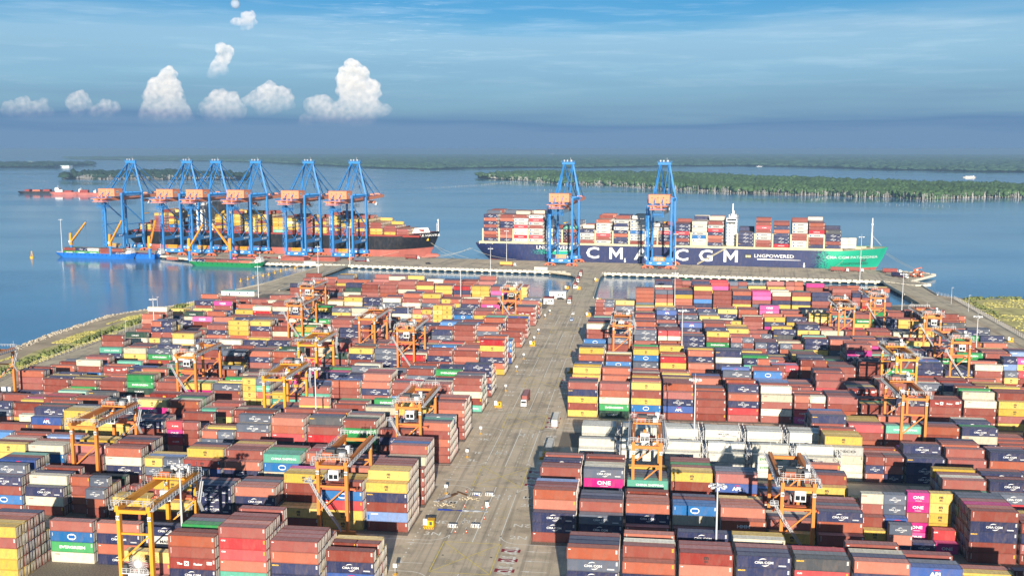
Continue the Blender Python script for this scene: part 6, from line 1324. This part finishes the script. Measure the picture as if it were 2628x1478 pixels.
# ------------------------------------------------------------------ mangrove woods and far shores
def ico(sub=1, seed=0, amp=.25, freq=1.6):
    bm = bmesh.new(); bmesh.ops.create_icosphere(bm, subdivisions=sub, radius=1)
    v = np.array([x.co[:] for x in bm.verts]); f = np.array([[q.index for q in p.verts] for p in bm.faces]); bm.free()
    for i in range(len(v)): v[i] *= 1+amp*noise.noise(Vector(v[i]*freq+seed*7.3))
    return v, f
def inpoly(px_, py_, poly):
    ins = np.zeros(len(px_), bool); n = len(poly)
    for i in range(n):
        (x0, y0), (x1, y1) = poly[i], poly[(i+1) % n]
        if y0 == y1: continue
        c = ((y0 > py_) != (y1 > py_)) & (px_ < (x1-x0)*(py_-y0)/(y1-y0)+x0); ins ^= c
    return ins
def numesh(name, V, F, mats, mi=None, smooth=False):
    me = bpy.data.meshes.new(name); me.vertices.add(len(V)); me.vertices.foreach_set('co', V.astype(np.float32).ravel())
    k = F.shape[1]; me.loops.add(F.size); me.loops.foreach_set('vertex_index', F.astype(np.int32).ravel()); me.polygons.add(len(F)); me.polygons.foreach_set('loop_start', (np.arange(len(F))*k).astype(np.int32))
    for m_ in mats: me.materials.append(M[m_])
    if mi is not None: me.polygons.foreach_set('material_index', mi.astype(np.int32))
    if smooth: me.polygons.foreach_set('use_smooth', np.ones(len(F), bool))
    me.update(calc_edges=True); o = bpy.data.objects.new(name, me); COL.objects.link(o); return o
def scatter(cent, scl, tm):
    """join many small shapes: cent (n,3), scl (n,3), list of templates"""
    Vs, Fs, n0 = [], [], 0; pick = rng.integers(0, len(tm), len(cent)); ang = rng.uniform(0, 6.28, len(cent))
    for t, (v, f) in enumerate(tm):
        ix = np.where(pick == t)[0]
        if not len(ix): continue
        c, s = np.cos(ang[ix])[:, None], np.sin(ang[ix])[:, None]
        p = np.empty((len(ix), len(v), 3)); p[..., 0] = v[:, 0]*c-v[:, 1]*s; p[..., 1] = v[:, 0]*s+v[:, 1]*c; p[..., 2] = v[:, 2]
        p = p*scl[ix][:, None, :]+cent[ix][:, None, :]
        Fs.append((f[None]+(np.arange(len(ix))*len(v))[:, None, None]+n0).reshape(-1, f.shape[1])); Vs.append(p.reshape(-1, 3)); n0 += len(ix)*len(v)
    return np.concatenate(Vs), np.concatenate(Fs)
def wood(nm, near, back, label, crown, hgt, div, trunks=False, sub=1, zb=15):
    pn = [at(x, y, WZ)[:2] for x, y in near]; pb = [at(x, y, zb)[:2] for x, y in back]; poly = [tuple(p) for p in pn]+[tuple(p) for p in pb[::-1]]
    ca = np.array(poly); r0, r1 = np.hypot(*ca.T).min(), np.hypot(*ca.T).max(); a = np.arctan2(ca[:, 0], ca[:, 1]); P_ = []
    r = r0
    while r < r1:
        s = r/div; n = int((a.max()-a.min())*r/s)+1; th = a.min()+(np.arange(n)+rng.uniform(-.45, .45, n))*s/r; rr = r+rng.uniform(-.5, .5, n)*s
        P_.append(np.stack([rr*np.sin(th), rr*np.cos(th), np.full(n, s)], 1)); r += s*.95
    P_ = np.concatenate(P_); P_ = P_[inpoly(P_[:, 0], P_[:, 1], poly)]
    n = len(P_); s = P_[:, 2]
    big = np.array([noise.noise(Vector((x/190, y/260, 3))) for x, y in P_[:, :2]]); h = hgt*(1+.30*big+.14*rng.normal(size=n))
    cen = np.stack([P_[:, 0], P_[:, 1], WZ+h*.72], 1); q_ = np.exp(rng.normal(0, .3, n)); sc = np.stack([s*.62*q_*rng.uniform(.8, 1.25, n), s*.62*q_*rng.uniform(.8, 1.25, n), np.minimum(h*.42, s*.62)*rng.uniform(.8, 1.3, n)], 1)
    V, F = scatter(cen, sc, [ico(sub, k, .75, 2.3) for k in range(7)]); mats = [crown]; mi = np.zeros(len(F), int)
    # shore fringe: lower bushes and pale standing trunks
    L_ = []; 
    for p, q in zip(pn[:-1], pn[1:]):
        d = np.hypot(*(q-p)); m_ = int(d/(r0/div*.8))
        for t in rng.uniform(0, 1, m_*2 if not trunks else m_): L_.append(p+(q-p)*t)
    L_ = np.array(L_); k = len(L_); s = r0/div
    inw = L_/np.hypot(*L_.T)[:, None]
    c2 = L_+inw*rng.uniform(2, s, k)[:, None]; cen = np.stack([c2[:, 0], c2[:, 1], WZ+hgt*(rng.uniform(.45, .75, k) if not trunks else rng.uniform(.1, .8, k))], 1); sc = np.stack([s*rng.uniform(.3, .6, k)]*2+[hgt*rng.uniform(.14, .3, k)], 1)
    V2, F2 = scatter(cen, sc, [ico(sub, 9+q, .45, 1.9) for q in range(3)]); F = np.concatenate([F, F2+len(V)]); V = np.concatenate([V, V2]); mi = np.concatenate([mi, np.zeros(len(F2), int)])
    o = numesh(nm, V, F, mats, mi); tag(o, label, 'woods', None, 'stuff')
    if trunks:
        b = MB()
        for p, q in zip(pn[:-1], pn[1:]):
            d = np.hypot(*(q-p))
            for i in range(int(d/1.3)):
                x = p+(q-p)*random.random(); u = x/np.hypot(*x); x = x+u*random.uniform(0, 16); h = hgt*random.uniform(.55, .95); w_ = random.uniform(.35, .9); lean = random.uniform(-.8, .8)
                b.bar((x[0], x[1], WZ), (x[0]+lean, x[1], WZ+h), w_, w_)
        t = b.build('standing_trunks', 'trunk_pale'); tag(t, 'pale bare trunks standing along the near shore of '+('the right wood' if trunks == 1 else 'the dark left wood'), 'tree trunks', None, 'stuff')
    # the mud it grows from
    b = MB(); c = np.mean(ca, 0); b.quad([(p[0], p[1], WZ+.25) for p in poly]); struct(b.build('mudflat', 'mud'))
wood('mangrove_wood', [(1226, 455), (1260, 458), (1320, 462), (1390, 468), (1450, 475), (1520, 474), (1600, 479), (1680, 485), (1750, 489), (1820, 492), (1900, 497), (1980, 499), (2050, 503), (2130, 503), (2200, 508), (2290, 507), (2370, 514), (2450, 511), (2530, 508), (2660, 509)],
     [(1232, 447), (1300, 442), (1350, 440), (1500, 441), (1700, 443), (1850, 447), (2000, 455), (2200, 459), (2400, 466), (2660, 472)], 'green mangrove wood on the long island at the right, beyond the navy ship', 'crown_green', 17, 275, 1)
wood('mangrove_wood', [(163, 456), (185, 459), (260, 461), (380, 461), (500, 460), (600, 459), (645, 455)], [(165, 448), (220, 443), (350, 440), (480, 440), (600, 445), (642, 450)], 'dark wood on the low island behind the left cranes', 'crown_dark', 20, 190, 2)
wood('coastal_wood', [(-40, 432), (60, 431), (140, 430), (200, 426), (240, 421)], [(-40, 418), (60, 418), (140, 417), (200, 417), (238, 419)], 'dark wooded point with pale buildings at the far left', 'crown_dark', 20, 230)
wood('coastal_wood', [(168, 407), (200, 410), (300, 411), (420, 413), (560, 415), (700, 419), (800, 424), (900, 429), (1000, 433), (1100, 436), (1200, 433), (1300, 431), (1500, 432), (1600, 430), (1720, 427), (1900, 427), (2060, 429), (2180, 433), (2300, 437), (2450, 440), (2680, 443)],
     [(172, 403), (300, 402), (500, 399), (700, 397), (900, 396), (1200, 397), (1500, 398), (1700, 397), (1900, 396), (2300, 397), (2680, 398)], 'vast hazy green wood stretching along the whole far shore', 'crown_far', 17, 150, sub=1, zb=12)
wood('coastal_wood', [(-60, 389), (100, 388.6), (220, 388), (340, 387.4)], [(-60, 386.6), (150, 386.6), (340, 386.8)], 'faint strip of far coast on the left horizon', 'crown_far', 24, 260, sub=1, zb=8)
for i, (px, py, w_, h_, r_) in enumerate(((72, 424, 60, 9, 0), (100, 423, 34, 14, 1), (88, 421, 18, 22, 0), (140, 424, 50, 10, 2), (165, 426, 60, 8, 0), (180, 427, 36, 10, 0), (120, 425, 40, 8, 0), (60, 425, 30, 9, 1), (150, 421, 26, 12, 0), (30, 424, 26, 9, 0))):
    g = at(px, py+3, WZ); root = thing('waterfront_building', (g[0], g[1]-30, WZ), 'pale building on the far left wooded point', 'building', 'pale buildings on the far left point'); b = MB(); b.box((0, 0, h_*.6), (w_*1.3, 40, h_*1.2)); b.build('wall', 'building_white', root); b = MB(); b.box((0, 0, h_*1.2+1), (w_*1.32, 41, 2)); b.build('roof', ['roof_mint', 'deck_red', 'cab_white'][r_], root)
def netpens():
    b = MB(); r_ = random.Random(4)
    for pts in (((1095, 484), (1230, 476), (1330, 466)), ((1365, 488), (1430, 490)), ((1500, 482), (1600, 480), (1660, 486)), ((1740, 496), (1880, 497)), ((2080, 515), (2130, 508)), ((2270, 527), (2450, 531)), ((90, 466), (130, 466)), ((1300, 472), (1400, 478))):
        q = [at(x, y, WZ) for x, y in pts]
        for p, s in zip(q[:-1], q[1:]):
            n = int(math.dist(p, s)/9)
            for i in range(n): x = p[0]+(s[0]-p[0])*i/n+r_.uniform(-3, 3); y = p[1]+(s[1]-p[1])*i/n+r_.uniform(-9, 9); b.bar((x, y, WZ), (x+r_.uniform(-.5, .5), y, WZ+r_.uniform(2, 4)), .5)
    tag(b.build('fishing_stakes', 'trunk_pale'), 'broken rows of pale fishing stakes standing in the channel water', 'fishing stakes', None, 'stuff')
netpens()
# ------------------------------------------------------------------ verge grass, bushes, shore rocks
def tufts():
    P_ = []
    r_ = np.random.default_rng(3)
    for poly, n in (([(-334, 180), (-311, 180), (-309, 442), (-313, 530), (-315, 735), (-320, 700), (-332, 655), (-338, 634), (-336, 580), (-334, 500)], 9000), ([(228, 330), (231, 700), (236, 786), (300, 797), (520, 806), (520, 330)], 7000)):
        q = np.array(poly); x = r_.uniform(q[:, 0].min(), q[:, 0].max(), n*2); y = r_.uniform(q[:, 1].min(), q[:, 1].max(), n*2); k = inpoly(x, y, poly)
        m_ = np.array([noise.noise(Vector((a/16, b/34, 1))) for a, b in zip(x, y)]) > -.02
        k &= m_; P_.append(np.stack([x[k], y[k]], 1))
    P_ = np.concatenate(P_); n = len(P_); sc = np.stack([r_.uniform(.4, 1.3, n), r_.uniform(.4, 1.3, n), r_.uniform(.15, .6, n)], 1)
    V, F = scatter(np.stack([P_[:, 0], P_[:, 1], np.full(n, .05)], 1), sc, [ico(1, k, .7, 2.5) for k in range(4)])
    tag(numesh('grass_tufts', V, F, ['grass_blade']), 'yellow-green rough grass on the verge and the right meadow', 'grass', None, 'stuff')
    # dark hedge of reeds beside the left fence
    y = r_.uniform(200, 690, 1500); x = np.interp(y, [200, 442, 486, 530, 570, 690], [-309, -309, -314, -314, -317, -318])-r_.uniform(1, 7, 1500); k = np.array([noise.noise(Vector((0, b/12, 5))) for b in y]) > -.1; x, y = x[k], y[k]; n = len(x)
    V, F = scatter(np.stack([x, y, np.full(n, .3)], 1), np.stack([r_.uniform(.7, 1.6, n), r_.uniform(.7, 1.6, n), r_.uniform(.8, 2.4, n)], 1), [ico(1, k, .7, 2.5) for k in range(4)])
    tag(numesh('reed_hedge', V, F, ['bush_leaf']), 'uneven green reeds along the left fence', 'reeds', None, 'stuff')
    x = np.concatenate([np.full(90, 246.)+r_.normal(0, 3, 90), np.full(40, 238.)+r_.normal(0, 2, 40), np.full(60, 275)+r_.normal(0, 8, 60)]); y = np.concatenate([790+r_.normal(0, 2, 90), r_.uniform(700, 780, 40), 795+r_.normal(0, 2, 60)]); n = len(x)
    V, F = scatter(np.stack([x, y, r_.uniform(.2, 1.2, n)], 1), np.stack([r_.uniform(.5, 1.3, n)]*2+[r_.uniform(.4, 1.1, n)], 1), [ico(1, k, .7, 2.5) for k in range(4)])
    tag(numesh('shore_bushes', V, F, ['bush_leaf']), 'dark bushes at the corner of the right meadow by the water', 'bushes', None, 'stuff')
    Q_ = []
    for a, b in zip(SHORE[1:-1], SHORE[2:]):
        d = math.dist(a, b)
        for i in range(int(d*9)): t = random.random(); Q_.append((a[0]+(b[0]-a[0])*t+random.uniform(-5, 1.8), a[1]+(b[1]-a[1])*t))
    Q_ = np.array(Q_); n = len(Q_); zz = np.array([-.4+min(0, (x+349)*.3) for x in Q_[:, 0]])
    V, F = scatter(np.stack([Q_[:, 0], Q_[:, 1], -.15+np.minimum(0, zz*0)+r_.uniform(-2.6, .15, n)*(r_.uniform(0, 1, n))], 1), np.stack([r_.uniform(.3, 1.0, n)]*2+[r_.uniform(.3, .8, n)], 1), [ico(1, k, .5, 1.5) for k in range(4)])
    tag(numesh('shore_rocks', V, F, ['rock']), 'pale rocks lining the left shore', 'rocks', None, 'stuff')
tufts()
# ------------------------------------------------------------------ clouds, moon, air
def cloud_mat():
    m = bpy.data.materials.new('cloud'); m.use_nodes = True; nt = m.node_tree; N = nt.nodes; L = nt.links; N.remove(N['Principled BSDF']); out = N['Material Output']
    v = N.new('ShaderNodeVolumeScatter'); v.inputs['Color'].default_value = (.92, .79, .73, 1); v.inputs['Anisotropy'].default_value = CLOUD_G
    tc = N.new('ShaderNodeTexCoord'); sp = N.new('ShaderNodeSeparateXYZ'); L.new(tc.outputs['Object'], sp.inputs[0])
    n = N.new('ShaderNodeTexNoise'); n.inputs['Scale'].default_value = .014; n.inputs['Detail'].default_value = 5; L.new(tc.outputs['Object'], n.inputs['Vector'])
    a = N.new('ShaderNodeAttribute'); a.attribute_type = 'OBJECT'; a.attribute_name = 'thin'
    def mth(op, x, y):
        q = N.new('ShaderNodeMath'); q.operation = op; q.use_clamp = op == 'DIVIDE'
        for i, u in enumerate((x, y)):
            if isinstance(u, (int, float)): q.inputs[i].default_value = u
            else: L.new(u, q.inputs[i])
        return q.outputs[0]
    h = mth('DIVIDE', mth('ADD', sp.outputs['Z'], 20.0), a.outputs['Fac'])      # thins out towards the cloud base
    r = N.new('ShaderNodeMapRange'); L.new(n.outputs[0], r.inputs[0]); r.inputs[1].default_value = .42; r.inputs[2].default_value = .64; r.inputs[3].default_value = .2; r.inputs[4].default_value = 1
    L.new(mth('MULTIPLY', mth('MULTIPLY', mth('MULTIPLY', h, h), r.outputs[0]), CLOUD_DENSITY), v.inputs['Density'])
    L.new(v.outputs[0], out.inputs['Volume']); M['cloud'] = m
CLOUD_G, CLOUD_DENSITY = -.35, .013
cloud_mat()
def cloud(puffs, base, D, label, flat_=1.0, thin=1.0, name='cloud', small=1.0):
    d0 = ray(puffs[0][0], base); d0 = d0/np.linalg.norm(d0); o0 = CP+d0*D; k = D/FPX; r_ = random.Random(int(puffs[0][0])); V, F, n0 = [], [], 0
    T = [ico(3, s, .20, 2.2) for s in range(4)]; T2 = [ico(2, s+9, .3, 2.0) for s in range(4)]
    def put(c, r, t):
        nonlocal n0
        v, f = t; V.append(v*np.array([r, r, r*flat_])+c); F.append(f+n0); n0 += len(v)
    for px, py, rp in puffs:
        c = (CP+ray(px, py)/np.linalg.norm(ray(px, py))*D)-o0; r = rp*k*.86; c = c+FW*r_.uniform(-.4, .4)*r; put(c, r*.86, r_.choice(T))
        for q in range(int(30*small)):
            dv = Vector((r_.gauss(0, 1), r_.gauss(0, 1), r_.gauss(.25, .8))).normalized(); rr = r*r_.uniform(.16, .42); put(c+np.array([dv.x, dv.y, dv.z*flat_])*r*.82, rr, r_.choice(T2))
    o = numesh(name, np.concatenate(V), np.concatenate(F), ['cloud'])
    rm = o.modifiers.new('r', 'REMESH'); rm.mode = 'VOXEL'; rm.voxel_size = max(p[2] for p in puffs)*k/9
    me = bpy.data.meshes.new_from_object(o.evaluated_get(bpy.context.evaluated_depsgraph_get())); o.modifiers.clear(); o.data = me; me.name = name
    if not me.materials: me.materials.append(M['cloud'])
    o.location = o0; o['thin'] = thin*k; tag(o, label, 'cloud', 'white clouds')
    return o
cloud([(432, 192, 24), (415, 222, 36), (442, 235, 34), (395, 250, 30), (438, 268, 42), (400, 288, 42), (462, 292, 34), (372, 300, 24), (428, 308, 40)], 322, 15000, 'tall puffy cloud tower left of middle sky', thin=130)
cloud([(902, 168, 22), (893, 200, 32), (925, 192, 26), (905, 232, 44), (948, 232, 34), (935, 268, 44), (890, 262, 30), (960, 282, 32), (905, 300, 44), (862, 292, 34), (825, 268, 30), (800, 272, 26), (835, 300, 34), (990, 284, 20), (785, 312, 26), (930, 312, 36)], 330, 15000, 'tallest cloud tower, brightest, near the middle', thin=140)
cloud([(560, 258, 32), (535, 282, 34), (590, 272, 36), (560, 300, 38), (598, 250, 18), (610, 286, 28)], 322, 16000, 'round pinkish cloud right of the left tower', thin=140)
cloud([(690, 240, 32), (728, 248, 28), (655, 258, 28), (700, 266, 34), (738, 266, 20), (635, 262, 18), (680, 285, 26)], 308, 16000, 'puffy cloud bank just left of the tallest tower', thin=130)
cloud([(568, 126, 18), (588, 130, 16), (575, 148, 24), (558, 172, 26), (545, 190, 18), (572, 182, 16)], 214, 12000, 'ragged cloud scrap under the high one, alone in mid sky', thin=70)
cloud([(630, 46, 18), (645, 42, 14), (608, 58, 14), (634, 62, 18), (652, 58, 10), (622, 74, 8), (596, 58, 7)], 92, 12000, 'small high cloud scrap just below the moon', thin=40)
cloud([(205, 250, 20), (190, 266, 24), (216, 268, 22), (200, 286, 24)], 310, 16000, 'small puffy cloud on the left over the sea', thin=115)
cloud([(268, 272, 20), (290, 276, 18), (245, 288, 18), (275, 292, 20)], 312, 16000, 'low cloud beside the small left one, flat topped', thin=100)
cloud([(60, 270, 24), (92, 280, 26), (28, 284, 24), (110, 260, 12), (126, 288, 14), (65, 292, 26)], 312, 16000, 'low cloud at the left edge of the sky', thin=115)
def moon():
    d = ray(604, 11); d = d/np.linalg.norm(d); D = 60000; bm = bmesh.new(); bmesh.ops.create_uvsphere(bm, u_segments=48, v_segments=24, radius=11.3*D/FPX); me = bpy.data.meshes.new('moon'); bm.to_mesh(me); bm.free()
    for p in me.polygons: p.use_smooth = True
    m = M['moon_rock']; nt = m.node_tree; tr = nt.nodes.new('ShaderNodeBsdfTransparent'); mx = nt.nodes.new('ShaderNodeMixShader'); mx.inputs[0].default_value = .34
    nt.links.new(tr.outputs[0], mx.inputs[1]); nt.links.new(nt.nodes['Principled BSDF'].outputs[0], mx.inputs[2]); nt.links.new(mx.outputs[0], nt.nodes['Material Output'].inputs['Surface'])
    me.materials.append(m); o = bpy.data.objects.new('moon', me); COL.objects.link(o); o.location = CP+d*D; tag(o, 'pale full moon high in the blue sky', 'moon')
moon()
HAZE_DENSITY = 9.5e-5
def haze():
    b = MB(); b.box((0, 30000-900, (116-9)/2), (62000, 62000, 116+9)); o = b.build('haze', 'white_line'); o.data.materials.clear()
    m = bpy.data.materials.new('haze'); m.use_nodes = True; nt = m.node_tree; nt.nodes.remove(nt.nodes['Principled BSDF']); v = nt.nodes.new('ShaderNodeVolumePrincipled')
    v.inputs['Color'].default_value = (.50, .76, 1.0, 1); v.inputs['Density'].default_value = HAZE_DENSITY; v.inputs['Anisotropy'].default_value = .25
    nt.links.new(v.outputs[0], nt.nodes['Material Output'].inputs['Volume']); o.data.materials.append(m); o['kind'] = 'stuff'; o['label'] = 'thin blue haze over the water and the far woods'
haze()
stuff_containers()
